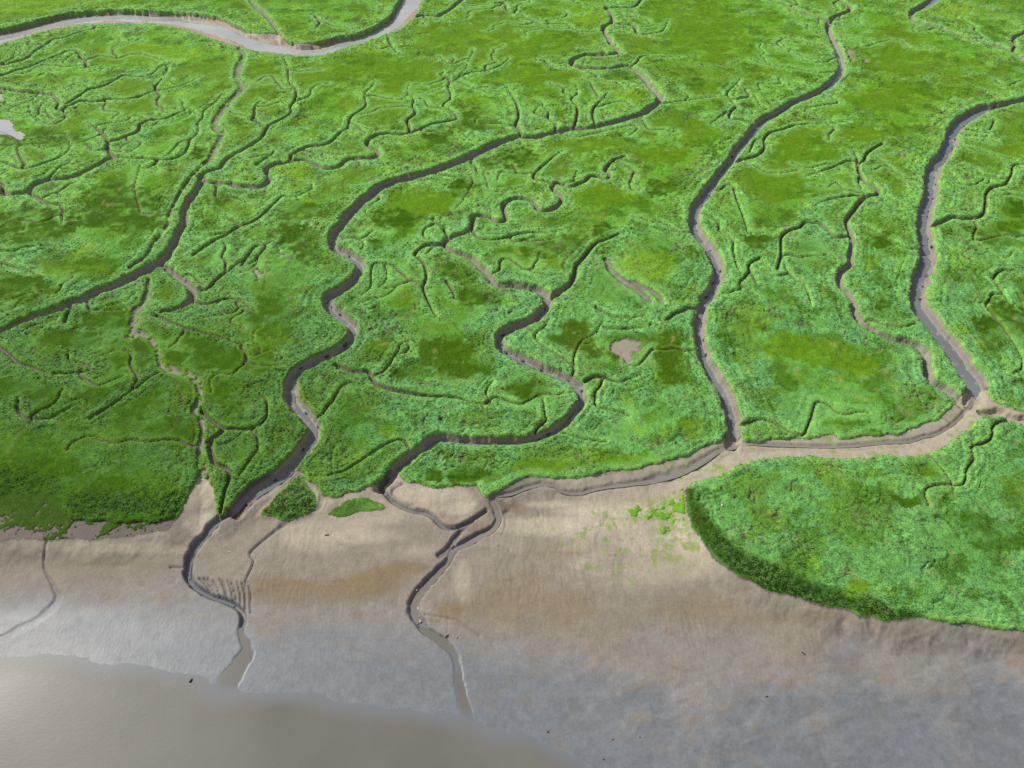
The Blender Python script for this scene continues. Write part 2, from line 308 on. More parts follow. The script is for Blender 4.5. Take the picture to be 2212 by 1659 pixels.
# sheet 5 (centre)
creek('z1', (5, [(-40, 705, 24), (60, 740, 24), (130, 745, 22), (180, 745, 22), (200, 790, 26), (240, 830, 24), (310, 855, 22), (390, 875, 20), (480, 890, 18), (600, 905, 16), (700, 910, 16), (780, 920, 16), (850, 945, 16), (960, 955, 16), (970, 930, 24), (940, 890, 22), (950, 850, 16), (980, 810, 9)]))
creek('z2', (5, [(1580, 805), (1640, 775), (1700, 780), (1760, 800), (1810, 810), (1880, 785), (1950, 760)]), w=(20, 6))
creek('z3', (5, [(2110, 410), (2160, 370), (2212, 350)]), (6, [(40, 332), (110, 340)]), w=(14, 26))
creek('z4', (5, [(490, 0), (530, 40), (550, 130), (530, 200), (550, 260), (580, 330), (620, 390)]), w=(11, 7))
creek('z5', (5, [(680, 160), (720, 220), (730, 270)]), w=(8, 6))
creek('z6', (5, [(1720, 20), (1760, 90), (1830, 150), (1890, 190), (1950, 240), (2000, 285)]), kind=S, w=(36, 30))
creek('z7', (5, [(1890, 165), (1960, 200), (2040, 240), (2085, 300)]), kind=S, w=(32, 24))
creek('z8', (5, [(1650, 330), (1750, 380), (1850, 395), (1930, 390), (1970, 380)]), w=(7, 6))
creek('z9', (5, [(1700, 455), (1800, 470), (1900, 460), (2000, 450), (2010, 430)]), w=(7, 6))
# right of the estuary channel
creek('w1', (6, [(1960, 1000, 60), (2060, 1000, 60), (2130, 1030, 50), (2212, 1045, 48), (2400, 1060, 48)]))
creek('w2', (6, [(2000, 130), (2060, 210), (2120, 300)]), w=(10, 7))
creek('w3', (6, [(2020, 140), (2050, 100), (2120, 90), (2212, 110)]), w=(9, 9))

# bare mud: the foreshore and the wide estuary channel (outline at grass-top level)
MUD = (g(7, [(-3600, 205), (-1200, 185), (0, 175), (100, 160), (250, 170), (350, 185), (450, 170), (600, 165), (750, 160), (880, 150), (980, 120), (1080, 100), (1130, 60), (1170, 10)])
       + g(4, [(1205, 1590), (1250, 1500), (1275, 1430), (1345, 1440), (1370, 1540), (1400, 1640)]) + g(7, [(1418, 25), (1445, 15)])
       + g(4, [(1500, 1640), (1560, 1570), (1610, 1510), (1665, 1450), (1800, 1420), (1900, 1390), (1940, 1390), (1990, 1450), (2030, 1480), (2080, 1530), (2150, 1555)])
       + g(5, [(0, 1550), (80, 1530), (150, 1490), (210, 1470), (270, 1430), (330, 1400), (365, 1395), (385, 1430), (450, 1460), (540, 1480), (620, 1500), (700, 1490), (780, 1480), (870, 1490), (890, 1510), (920, 1550), (950, 1555), (980, 1530), (1040, 1500), (1100, 1470), (1200, 1430), (1300, 1435), (1400, 1440), (1600, 1420), (1780, 1385), (1900, 1380), (2000, 1350), (2100, 1330), (2212, 1300)])
       + g(6, [(130, 1240), (240, 1200), (285, 1165), (390, 1165), (405, 1192), (470, 1205), (560, 1180), (650, 1190), (750, 1180), (830, 1180), (950, 1150), (1050, 1180), (1150, 1170), (1270, 1165), (1330, 1155), (1420, 1150), (1500, 1110), (1600, 1070), (1680, 1050), (1720, 1000), (1760, 965), (1800, 930), (1840, 860), (1975, 850), (2010, 930), (2080, 965), (2212, 1005), (2700, 1090), (4700, 1330), (4700, 1420), (2700, 1180), (2212, 1085), (2150, 1060), (2080, 1030), (2010, 1005), (1970, 1020), (1920, 1060), (1870, 1110), (1810, 1150), (1740, 1200), (1650, 1250), (1560, 1280), (1480, 1295), (1380, 1285), (1270, 1285), (1180, 1300), (1080, 1305), (950, 1300), (800, 1290), (640, 1300), (500, 1310), (380, 1350), (250, 1410), (120, 1455), (30, 1485), (22, 1560), (45, 1659)])
       + g(9, [(70, 100), (150, 210), (230, 310), (330, 390), (430, 440), (540, 500), (640, 530), (740, 555), (860, 590), (960, 620), (1060, 630), (1150, 670), (1260, 690), (1370, 705), (1460, 695), (1540, 680), (1600, 690), (1700, 710), (1800, 720), (1900, 730), (2000, 750), (2100, 750), (2212, 755), (3200, 790), (5600, 860), (5600, 3000)])
       + g(7, [(-3600, 3000)]))
RIVER = (g(1, [(-3600, 1360), (-1200, 640), (-500, 430), (0, 285), (120, 245), (260, 205), (400, 175), (560, 155), (700, 150), (850, 150), (960, 148), (1080, 160), (1200, 185), (1300, 215), (1400, 255), (1480, 280), (1560, 303), (1700, 335), (1850, 352), (2000, 358), (2110, 350)])
         + g(2, [(0, 312), (100, 285), (200, 250), (290, 215), (350, 200), (400, 165), (450, 120), (480, 85), (515, 20), (540, -60), (700, -500), (520, -500), (400, -60), (375, 0), (350, 40), (330, 85), (280, 130), (200, 175), (100, 215), (0, 232)])
         + g(1, [(2150, 245), (2080, 265), (2000, 275), (1900, 275), (1850, 250), (1800, 215), (1700, 215), (1620, 200), (1540, 165), (1440, 115), (1400, 105), (1250, 85), (1100, 72), (960, 70), (820, 60), (700, 62), (550, 72), (400, 90), (250, 125), (100, 165), (0, 185), (-500, 290), (-1200, 430), (-3600, 830)]))

# streams over the open mud: (name, points with width, depth below the mud, water half-share)
STREAMS = []


def stream(name, *pieces, depth=0.8, water=0.0):
    pts = []
    for sheet, lst in pieces:
        pts += g(sheet, lst)
    STREAMS.append((name, pts, depth, water))


stream('west_mouth', (4, [(1560, 1600, 70), (1520, 1645, 66)]), (7, [(1480, 30, 62), (1430, 70, 60), (1375, 115, 62), (1315, 170, 66), (1262, 230, 66), (1232, 290, 60), (1215, 350, 60), (1212, 400, 64), (1235, 450, 60), (1290, 495, 52), (1360, 530, 46), (1430, 548, 48), (1500, 580, 48), (1550, 620, 44), (1570, 680, 44), (1553, 740, 44), (1560, 800, 60), (1590, 850, 70), (1570, 920, 90), (1530, 980, 110), (1480, 1060, 140), (1440, 1140, 150)]), depth=1.1, water=0.35)
stream('middle_mouth', (5, [(290, 1450, 50), (255, 1485, 46), (268, 1530, 40), (338, 1596, 36), (410, 1630, 36), (488, 1656, 36)]), (8, [(550, 10, 40), (608, 42, 40), (650, 80, 40), (690, 102, 36), (740, 100, 30), (800, 75, 28), (870, 40, 24), (940, 0, 24)]), depth=0.8, water=0.0)
stream('slump', (8, [(850, 60, 24), (770, 130, 34), (730, 180, 44), (690, 245, 56), (640, 275, 50)]), depth=0.6)
stream('estuary', (6, [(1900, 900, 30), (1880, 960, 34), (1830, 1010, 34), (1760, 1090, 34), (1650, 1165, 34), (1550, 1190, 30), (1450, 1220, 30), (1300, 1230, 28), (1100, 1250, 28), (900, 1255, 28), (700, 1250, 28), (500, 1245, 32), (350, 1245, 36), (250, 1275, 44), (120, 1350, 70), (0, 1410, 84)]), (5, [(2120, 1445, 76), (2000, 1470, 56), (1900, 1485, 44), (1800, 1500, 38), (1650, 1520, 36), (1550, 1545, 36), (1450, 1545, 34), (1390, 1512, 34), (1300, 1500, 34), (1200, 1520, 34), (1100, 1560, 34), (1010, 1575, 38), (980, 1605, 40), (1000, 1645, 46)]),
       (8, [(1012, 20, 54), (1018, 55, 58), (970, 110, 60), (880, 160, 60), (800, 205, 60), (725, 245, 60), (690, 310, 58), (635, 375, 62), (560, 450, 72), (500, 520, 82), (468, 600, 84), (480, 660, 84), (530, 730, 74), (600, 780, 62), (670, 840, 58), (722, 900, 56), (748, 980, 56), (762, 1060, 62), (778, 1140, 72), (795, 1230, 84), (810, 1330, 90)]), depth=0.75, water=0.5)
stream('islet_gully', (4, [(2100, 1570, 50), (2060, 1640, 44)]), (7, [(1950, 5, 40), (1880, 60, 34), (1800, 112, 28), (1700, 190, 22), (1630, 250, 16), (1618, 280, 14), (1642, 320, 12), (1620, 380, 12), (1592, 440, 14), (1578, 500, 16)]), depth=0.35)
stream('west_gully', (7, [(380, 115, 10), (340, 180, 16), (310, 240, 18), (285, 310, 18), (290, 380, 20), (340, 480, 44), (350, 560, 54), (250, 660, 54), (100, 740, 50), (0, 790, 44), (-300, 880, 44)]), depth=0.28)
stream('foot_line', (8, [(540, 655, 12), (600, 665, 12), (700, 680, 12), (760, 700, 10), (850, 760, 10), (900, 790, 8)]), depth=0.2)
stream('edge_line', (7, [(1100, 350, 12), (1150, 350, 16), (1195, 355, 22)]), depth=0.35)
for k in range(11):
    x0, y0 = 1285 + 31 * k + random.uniform(-9, 9), 425 + 3.5 * k + random.uniform(-14, 8)
    stream('rib', (7, [(x0, y0, 4), (x0 + 34 - 2 * k, y0 + 32 + 3 * k, random.uniform(8, 14)), (x0 + 60 - 5 * k, y0 + 66 + 8 * k, random.uniform(12, 20)), (x0 + 74 - 6 * k, y0 + 90 + 10 * k, 10)]), depth=random.uniform(.25, .5))
for (xa, ya, xb, yb) in ((1040, 150, 1062, 40), (1215, 60, 1170, 10), (1100, 260, 1020, 220), (1260, -30, 1280, 30)):
    stream('crack', (8, [(xa, ya, 7), ((xa + xb) / 2 + 12, (ya + yb) / 2, 8), (xb, yb, 7)]), depth=0.12)
stream('bank_step', (5, [(1010, 1600, 26), (1090, 1640, 30)]), (8, [(1060, 10, 30)]), depth=0.25)
stream('sand_bar_foot', (5, [(400, 1500, 14), (330, 1540, 16), (380, 1600, 18), (470, 1625, 20)]), depth=0.3)

# vegetation drawn by its own outline: (name, label, outline, kind of growth)
PATCH = [
    ('reed_islet', 'dark green grassy islet in the mud beside the left creek mouth', 'islet',
     g(4, [(1940, 1400), (1890, 1440), (1830, 1485), (1760, 1540), (1690, 1610), (1665, 1650)]) + g(7, [(1690, 5), (1770, 22), (1850, 35), (1930, 12)]) + g(4, [(2010, 1640), (2035, 1590), (2040, 1550), (2005, 1490), (1970, 1425)])),
    ('low_turf', 'short yellow-green turf strip on the mud right of the grassy islet', 'lawn',
     g(4, [(2120, 1650), (2160, 1612), (2212, 1590)]) + g(5, [(0, 1580), (70, 1558), (150, 1545), (230, 1562), (285, 1592), (250, 1618), (130, 1632), (40, 1650)]) + g(7, [(2200, 10), (2150, 6)])),
    ('algae_mat', 'bright green ragged turf mat on the sand beside the tongue tip', 'mat',
     g(6, [(-20, 1500), (30, 1490), (30, 1560), (48, 1650)]) + g(9, [(10, 60), (-20, 20)]) + g(8, [(2100, 120), (1990, 80), (1900, 20)]) + g(5, [(1850, 1600), (1920, 1570), (2040, 1600), (2120, 1570)])),
    ('reed_belt', 'tall very dark green reed belt along the left shore', 'reed',
     g(4, [(-3600, 1300), (0, 1345), (200, 1350), (420, 1470), (600, 1510), (900, 1495), (1150, 1505), (1235, 1500), (1195, 1590)]) + g(7, [(1160, 15), (1080, 50), (800, 62), (500, 48)]) + g(4, [(400, 1645), (370, 1545), (0, 1540), (-3600, 1600)])),
    ('low_turf', 'patchy low turf with bare mud gaps below the dark reed belt', 'turf',
     g(4, [(-3600, 1600), (0, 1540), (370, 1545), (400, 1645)]) + g(7, [(500, 48), (800, 62), (1080, 50), (1160, 15), (1130, 60), (1080, 100), (980, 122), (880, 152), (750, 162), (600, 167), (450, 172), (350, 187), (250, 172), (100, 162), (0, 177), (-3600, 207)])),
    ('reed_belt', 'dark olive reed belt edging the lower right marsh along the sand', 'reed',
     g(6, [(20, 1486), (60, 1500), (95, 1580), (130, 1650)]) + g(9, [(180, 60), (280, 165), (400, 265), (550, 335), (700, 395), (850, 465), (1000, 520), (1150, 560), (1290, 600), (1370, 640), (1530, 650), (1545, 690), (1460, 700), (1370, 710), (1260, 695), (1150, 675), (1060, 635), (960, 625), (860, 595), (740, 560), (640, 535), (540, 505), (430, 445), (330, 395), (230, 315), (150, 215), (70, 105)]) + g(6, [(40, 1659), (15, 1560)])),
    ('sedge_patch', 'dark olive square sedge patch in the central marsh', 'sedge',
     g(5, [(500, 570), (600, 535), (720, 540), (830, 550), (880, 580), (860, 680), (890, 740), (800, 780), (700, 760), (600, 740), (500, 710)])),
    ('sedge_patch', 'dark olive sedge band left of the bare sandy patch', 'sedge',
     g(5, [(1440, 430), (1590, 425), (1620, 500), (1640, 570), (1720, 610), (1800, 640), (1790, 670), (1690, 665), (1580, 630), (1480, 610), (1400, 580), (1330, 540), (1350, 500), (1420, 510)])),
    ('sedge_patch', 'dark olive sedge patch right of the bare sandy patch', 'sedge',
     g(5, [(2080, 500), (2150, 500), (2190, 560)]) + g(6, [(-5, 640), (10, 760), (40, 820)]) + g(5, [(2150, 825), (2080, 810), (2050, 760), (2060, 680), (2020, 620), (2060, 560)])),
]
BARE = [  # bare mud or water pans inside the grass
    g(5, [(1740, 590), (1790, 545), (1880, 540), (1950, 570), (1930, 610), (1880, 620), (1870, 690), (1830, 680), (1810, 630), (1745, 610)]),
    g(1, [(-200, 620), (-40, 605), (15, 610), (18, 645), (-20, 660), (-200, 655)]),
    g(1, [(-200, 790), (0, 770), (60, 780), (85, 800), (75, 830), (110, 845), (150, 855), (160, 885), (120, 905), (70, 880), (0, 870), (-200, 880)]),
    g(3, [(660, 1455), (690, 1455), (695, 1475), (655, 1480)]),
    g(4, [(1640, 75), (1690, 80), (1700, 120), (1670, 155), (1655, 110)]),
    g(3, [(1060, 300), (1100, 330), (1110, 400), (1095, 405), (1070, 350)]),
    g(3, [(1180, 375), (1215, 380), (1205, 400), (1175, 395)]),
]
# colour of the growth where the photo shows it: (sheet, x, y, rx, ry, colour key, strength)
TINT = [(1, 750, 340, 300, 70, 'o', .8), (1, 850, 560, 220, 60, 'o', .8), (1, 1300, 470, 200, 60, 'o', .7), (1, 880, 670, 320, 60, 'o', .8), (1, 450, 830, 120, 90, 'o', .7),
        (1, 1380, 440, 120, 50, 'o', .6), (1, 1700, 480, 110, 110, 'o', .8), (1, 2050, 500, 170, 90, 'o', .8), (1, 620, 1300, 100, 130, 'd', .9), (1, 850, 1380, 210, 130, 'd', .7),
        (1, 200, 1460, 300, 130, 'd', .75), (1, 780, 1240, 200, 60, 'd', .6), (1, 1300, 990, 60, 40, 'd', .8), (1, 1400, 1290, 110, 50, 'd', .7), (1, 1950, 1360, 280, 60, 'd', .6), (1, 1950, 1560, 250, 110, 'd', .7),
        (1, 300, 900, 300, 60, 'd', .6), (1, 1900, 1100, 150, 60, 'y', .7), (1, 1900, 240, 200, 40, 'y', .5), (1, 300, 40, 500, 50, 'y', .4), (1, 1000, 340, 300, 60, 'y', .4),
        (2, 950, 240, 420, 160, 'o', .75), (2, 400, 480, 300, 90, 'o', .85), (2, 1300, 500, 300, 60, 'o', .85), (2, 1100, 1010, 160, 90, 'd', .85), (2, 1100, 1080, 70, 30, 'd', .9), (2, 620, 880, 140, 80, 'd', .7),
        (2, 1650, 1260, 280, 70, 'o', .9), (2, 500, 1300, 330, 90, 'o', .9), (2, 330, 1420, 180, 60, 'd', .9), (2, 800, 1210, 130, 60, 'd', .8), (2, 1680, 1500, 90, 60, 'd', .9), (2, 1560, 100, 180, 60, 'y', .6),
        (2, 2100, 100, 200, 80, 'o', .5), (2, 850, 790, 150, 70, 'd', .6), (2, 250, 700, 170, 90, 'o', .9), (2, 1800, 480, 120, 40, 'd', .5), (2, 1850, 620, 130, 70, 'y', .7), (2, 220, 300, 120, 40, 'y', .8),
        (2, 1550, 940, 200, 50, 'o', .9), (2, 2000, 1000, 300, 60, 'o', .9), (2, 2080, 1220, 120, 60, 'd', .8), (2, 400, 900, 160, 50, 'y', .6), (2, 1400, 1100, 150, 50, 'o', .8), (2, 210, 1600, 50, 50, 'd', .8), (2, 1400, 1580, 300, 80, 'd', .6), (2, 2050, 780, 200, 70, 'o', .8), (2, 100, 1120, 150, 60, 'o', .8), (2, 1850, 260, 250, 90, 'o', .7), (2, 1500, 20, 250, 30, 'o', .6),
        (3, 150, 200, 300, 180, 'o', .8), (3, 60, 530, 70, 60, 'd', .6), (3, 1400, 230, 180, 70, 'o', .8), (3, 1450, 400, 300, 100, 'o', .8), (3, 1300, 640, 260, 70, 'o', .8), (3, 80, 850, 160, 80, 'o', .9), (3, 740, 920, 120, 130, 'o', 1.), (3, 900, 1010, 120, 40, 'o', 1.),
        (3, 1200, 870, 220, 50, 'o', 1.), (3, 600, 1140, 260, 140, 'o', .9), (3, 1400, 1140, 70, 130, 'o', .9), (3, 2000, 980, 220, 60, 'o', .9), (3, 2150, 1350, 90, 60, 'd', .9), (3, 2000, 1500, 260, 80, 'd', .6), (3, 490, 1560, 90, 60, 'd', .8), (3, 1280, 1560, 90, 50, 'd', .8), (3, 430, 680, 50, 30, 'd', .7),
        (3, 1750, 70, 180, 50, 'y', .6), (3, 2080, 760, 200, 80, 'o', .6), (3, 1050, 1200, 250, 70, 'o', .7), (3, 860, 1550, 180, 70, 'p', .8),
        (4, 150, 220, 250, 90, 'd', .85), (4, 450, 80, 300, 60, 'o', .7), (4, 620, 390, 220, 90, 'd', .8), (4, 480, 540, 200, 60, 'd', .8), (4, 1750, 400, 180, 130, 'd', .6), (4, 1400, 600, 130, 110, 'd', 1.), (4, 1580, 660, 220, 90, 'd', .9), (4, 1700, 560, 170, 120, 'o', .9),
        (4, 850, 640, 150, 100, 'd', .8), (4, 280, 930, 170, 110, 'd', .7), (4, 80, 850, 130, 60, 'd', .9), (4, 750, 940, 350, 110, 'd', .75), (4, 1100, 840, 180, 60, 'd', .75), (4, 1100, 1130, 180, 110, 'd', .75), (4, 100, 1380, 300, 100, 'd', .8), (4, 450, 1380, 100, 100, 'd', .5), (4, 1400, 880, 80, 80, 'd', .6), (4, 1130, 660, 90, 60, 'd', .8), (4, 1280, 540, 120, 60, 'd', .7),
        (4, 500, 1060, 120, 80, 'o', .7), (4, 1950, 1150, 80, 100, 'd', .3), (4, 1400, 1500, 60, 130, 'o', .9), (4, 1600, 1330, 90, 60, 'o', .5), (4, 200, 1480, 600, 120, 'd', .7), (4, 1100, 250, 90, 60, 'o', .8), (4, 2030, 1400, 80, 60, 'o', .7), (4, 620, 60, 300, 60, 'd', .5),
        (5, 860, 250, 160, 80, 'd', .9), (5, 690, 130, 60, 90, 'd', .8), (5, 1200, 870, 150, 60, 'd', .8), (5, 880, 760, 150, 40, 'd', .7), (5, 400, 770, 90, 40, 'd', .7), (5, 560, 1420, 120, 50, 'd', .9), (5, 870, 1430, 180, 60, 'd', .9), (5, 1300, 1370, 200, 50, 'o', .8), (5, 1800, 1330, 300, 50, 'o', .7), (5, 620, 1250, 50, 60, 'd', .8), (5, 80, 1420, 100, 50, 'd', .7), (5, 290, 1130, 70, 60, 'o', .8), (5, 340, 1240, 60, 40, 'd', .7),
        (5, 1150, 20, 250, 60, 'o', .8), (5, 380, 260, 130, 90, 'o', .6), (5, 1100, 1140, 400, 40, 'o', .5), (5, 1950, 80, 200, 120, 'y', .5), (5, 600, 330, 200, 150, 'o', .35), (5, 1850, 520, 130, 40, 'd', .6), (5, 1960, 660, 60, 50, 'o', .5), (5, 200, 580, 100, 40, 'o', .8),
        (6, 700, 600, 150, 100, 'o', .9), (6, 900, 640, 200, 90, 'o', .85), (6, 1150, 720, 100, 60, 'o', .9), (6, 2110, 430, 220, 130, 'd', .75), (6, 1290, 320, 60, 40, 'd', .9), (6, 1560, 1590, 170, 60, 'd', .85), (6, 2180, 830, 60, 35, 'd', .9), (6, 1200, 1150, 80, 30, 'd', .8), (6, 120, 1130, 130, 80, 'o', .8), (6, 500, 1150, 100, 40, 'o', .7), (6, 1750, 480, 90, 50, 'y', .6), (6, 1150, 40, 100, 50, 'o', .7), (6, 1000, 60, 60, 60, 'o', .6), (6, 2050, 560, 120, 60, 'd', .5), (6, 1600, 1400, 100, 50, 'o', .6),
        (9, 2000, 130, 220, 120, 'd', .6), (9, 1150, 480, 90, 40, 'o', .9)]

# ------------------------------------------------------------------ survey grid (finer near, coarser far)
gxs = np.concatenate([np.linspace(-2600, -330, 60, endpoint=False), np.linspace(-330, 3 * SX + 330, 950, endpoint=False), np.linspace(3 * SX + 330, 3 * SX + 2600, 61)])
NC = len(gxs)
rows = []
v = -430.0
while v < 3 * SY + 560:
    rows.append(v)
    f = np.clip((v + 430) / 2600, 0, 1)
    v += 2.5 + 5.0 * f ** 0.85
gys = np.array(rows)
NR = len(gys)
GX, GY = np.meshgrid(gxs, gys)
KK = CAM_H / (SP + (gys - CY) / FOC * CP)
YR = (CP - (gys - CY) / FOC * SP) * KK              # world y of each row
XW = (GX - CX) / FOC * KK[:, None]
YW = np.repeat(YR[:, None], NC, 1)
print('grid', NR, NC, NR * NC)


def catmull(pts, step=14.0, closed=False):
    P = np.array(pts, float)
    n = len(P)
    out = []
    rng = range(n) if closed else range(n - 1)
    for i in rng:
        p1, p2 = P[i], P[(i + 1) % n]
        p0 = P[(i - 1) % n] if (closed or i > 0) else 2 * p1 - p2
        p3 = P[(i + 2) % n] if (closed or i + 2 < n) else 2 * p2 - p1
        m = max(1, int(math.hypot(*(p2 - p1)[:2]) / step))
        for k in range(m):
            t = k / m
            out.append(0.5 * ((2 * p1) + (p2 - p0) * t + (2 * p0 - 5 * p1 + 4 * p2 - p3) * t * t + (3 * p1 - p0 - 3 * p2 + p3) * t ** 3))
    if not closed:
        out.append(P[-1])
    return np.array(out)


def window(x0, x1, y0, y1):
    """index window of the grid that covers a world box"""
    r0 = np.searchsorted(gys, row_of(y1)) - 1
    r1 = np.searchsorted(gys, row_of(y0)) + 2
    r0, r1 = max(0, r0), min(NR, r1)
    if r1 <= r0:
        return None
    ka, kb = KK[r0], KK[r1 - 1]
    us = [x0 / ka, x0 / kb, x1 / ka, x1 / kb]
    c0 = np.searchsorted(gxs, min(us) * FOC + CX) - 1
    c1 = np.searchsorted(gxs, max(us) * FOC + CX) + 2
    c0, c1 = max(0, c0), min(NC, c1)
    if c1 <= c0:
        return None
    return r0, r1, c0, c1


def world_line(pts, z=0.0, wiggle=0.0, seed=0, step=14.0):
    """smoothed centre line in metres with half-widths"""
    C = catmull(pts, step)
    gx, gy, w = C[:, 0], C[:, 1], np.maximum(C[:, 2], 4)
    x, y = to_ground(gx, gy, z)
    tx, ty = np.gradient(gx), np.gradient(gy)
    L = np.hypot(tx, ty) + 1e-9
    nx, ny = -ty / L, tx / L
    ax, ay = to_ground(gx + nx * w / 2, gy + ny * w / 2, z)
    bx, by = to_ground(gx - nx * w / 2, gy - ny * w / 2, z)
    wx, wy = np.gradient(x), np.gradient(y)
    WL = np.hypot(wx, wy) + 1e-9
    hw = np.abs((ax - bx) * wy - (ay - by) * wx) / WL / 2
    if wiggle:
        n = (fbm(x, y, 5.0, 2, seed) - 0.5) * 2
        off = n * np.minimum(hw * 0.9, 0.8) * wiggle
        x = x - wy / WL * off
        y = y + wx / WL * off
    hw = np.clip(hw * 1.02 + 0.03, 0.14 + 0.0011 * y, 14)
    k = np.ones(5) / 5
    if len(hw) > 6:
        hp = np.pad(hw, 2, mode='edge')
        hw = np.convolve(hp, k, 'valid')
    return x, y, hw


def carve(x, y, hw, reach, fn):
    """fn(window slices, distance, half width) for each short piece of a line"""
    for i in range(len(x) - 1):
        r = max(hw[i], hw[i + 1]) + reach
        wn_ = window(min(x[i], x[i + 1]) - r, max(x[i], x[i + 1]) + r, min(y[i], y[i + 1]) - r, max(y[i], y[i + 1]) + r)
        if wn_ is None:
            continue
        r0, r1, c0, c1 = wn_
        rg = min(1.0, max(0.12, (hw[i] - 0.25) / 1.1)) if hw[i] > 0 else 1.0
        X = XW[r0:r1, c0:c1] + RAGX[r0:r1, c0:c1] * rg
        Y = YW[r0:r1, c0:c1] + RAGY[r0:r1, c0:c1] * rg
        dx, dy = x[i + 1] - x[i], y[i + 1] - y[i]
        t = np.clip(((X - x[i]) * dx + (Y - y[i]) * dy) / (dx * dx + dy * dy + 1e-9), 0, 1)
        d = np.hypot(X - x[i] - t * dx, Y - y[i] - t * dy)
        fn((slice(r0, r1), slice(c0, c1)), d, hw[i] + (hw[i + 1] - hw[i]) * t)


def inside(poly):
    """even-odd test of the grid (with the same ragged offsets) against an outline in survey units"""
    P = catmull(poly, 30, True)[:, :2]
    m = np.zeros((NR, NC), bool)
    r0, r1 = np.searchsorted(gys, [P[:, 1].min() - 20, P[:, 1].max() + 20])
    c0, c1 = np.searchsorted(gxs, [P[:, 0].min() - 20, P[:, 0].max() + 20])
    if r1 <= r0 or c1 <= c0:
        return m
    X, Y = GXW[r0:r1, c0:c1], GYW[r0:r1, c0:c1]
    res = np.zeros(X.shape, bool)
    xa, ya = P[:, 0], P[:, 1]
    xb, yb = np.roll(xa, -1), np.roll(ya, -1)
    for i in range(len(P)):
        if ya[i] == yb[i]:
            continue
        lo, hi = sorted((ya[i], yb[i]))
        k0, k1 = np.searchsorted(gys[r0:r1], [lo - 25, hi + 25])
        if k1 <= k0:
            continue
        Yk = Y[k0:k1]
        c = ((ya[i] > Yk) != (yb[i] > Yk)) & (X[k0:k1] < (xb[i] - xa[i]) * (Yk - ya[i]) / (yb[i] - ya[i]) + xa[i])
        res[k0:k1] ^= c
    m[r0:r1, c0:c1] = res
    return m


def outline_distance(poly, reach):
    P = catmull(poly, 24, True)[:, :2]
    P = np.vstack([P, P[:1]])
    x, y = to_ground(P[:, 0], P[:, 1])
    D = np.full((NR, NC), reach, np.float32)

    def fn(sl, d, hw):
        D[sl] = np.minimum(D[sl], d)
    carve(x, y, np.zeros(len(x)), reach, fn)
    return D


# ragged offsets: every edge of the grass is uneven by a few decimetres
RAGX = (fbm(XW, YW, 2.2, 3, 3, 0.6) - 0.5) * 1.3
RAGY = (fbm(XW, YW, 2.2, 3, 8, 0.6) - 0.5) * 1.3
WX, WY = XW + RAGX, YW + RAGY
_gsc = FOC / KK[:, None]
GXW = GX + RAGX * _gsc
GYW = GY - RAGY * _gsc * (SP + (GY - CY) / FOC * CP) * 0.9

# ------------------------------------------------------------------ ground shape
SOIL = -0.40
BIG = 30.0
edge = np.full((NR, NC), 7.0, np.float32)        # signed distance to the nearest bare edge (m), positive in grass
cut = np.zeros((NR, NC), np.float32)             # depth cut by creeks below the soil
swl = np.zeros((NR, NC), np.float32)
swg = np.zeros((NR, NC), np.float32)
wide = np.zeros((NR, NC), np.float32)            # half width of the creek that holds a point
LINES = {}
for ci, (name, kind, pts, dep) in enumerate(CREEKS):
    x, y, hw = world_line(pts, 0.0, 0.35, ci)
    if kind != S and pts[-1][2] < 11:                  # heads of small creeks run out
        k_end = np.clip((len(hw) - 1 - np.arange(len(hw))) / max(4, 0.5 * len(hw)), 0, 1)
        hw = hw * (0.18 + 0.82 * k_end)
    LINES[name] = (x, y, hw)
    if kind == S:
        def fn(sl, d, h):
            edge[sl] = np.minimum(edge[sl], d - h)
            q = 1 - sstep(0.35, 1.25, d / h)
            cut[sl] = np.maximum(cut[sl], 0.45 * q)
            swl[sl] = np.maximum(swl[sl], q)
            if name in ('h', 'x'):
                swg[sl] = np.maximum(swg[sl], q)
    else:
        def fn(sl, d, h):
            edge[sl] = np.minimum(edge[sl], d - h * 0.93)
            full = np.clip(0.40 + 0.95 * h, 0.35, 1.65)
            q = 1 - sstep(0.52, 1.02, d / h)
            cut[sl] = np.maximum(cut[sl], full * q)
            wide[sl] = np.maximum(wide[sl], h * (d < h))
    carve(x, y, hw, 7.0 if hw.max() > 1.0 else 3.5, fn)

# hair-thin tributaries that drain into the creeks
def near_edge(x, y):
    gy = row_of(y)
    r = int(np.clip(np.searchsorted(gys, gy), 0, NR - 1))
    c = int(np.clip(np.searchsorted(gxs, x / KK[r] * FOC + CX), 0, NC - 1))
    return edge[r, c]


def rill_fn(sl, d, h):
    edge[sl] = np.minimum(edge[sl], np.maximum(d - h * 0.9, -h))
    full = np.clip(0.25 + 0.95 * h, 0.2, 1.2)
    cut[sl] = np.maximum(cut[sl], full * (1 - sstep(0.45, 1.05, d / h)))


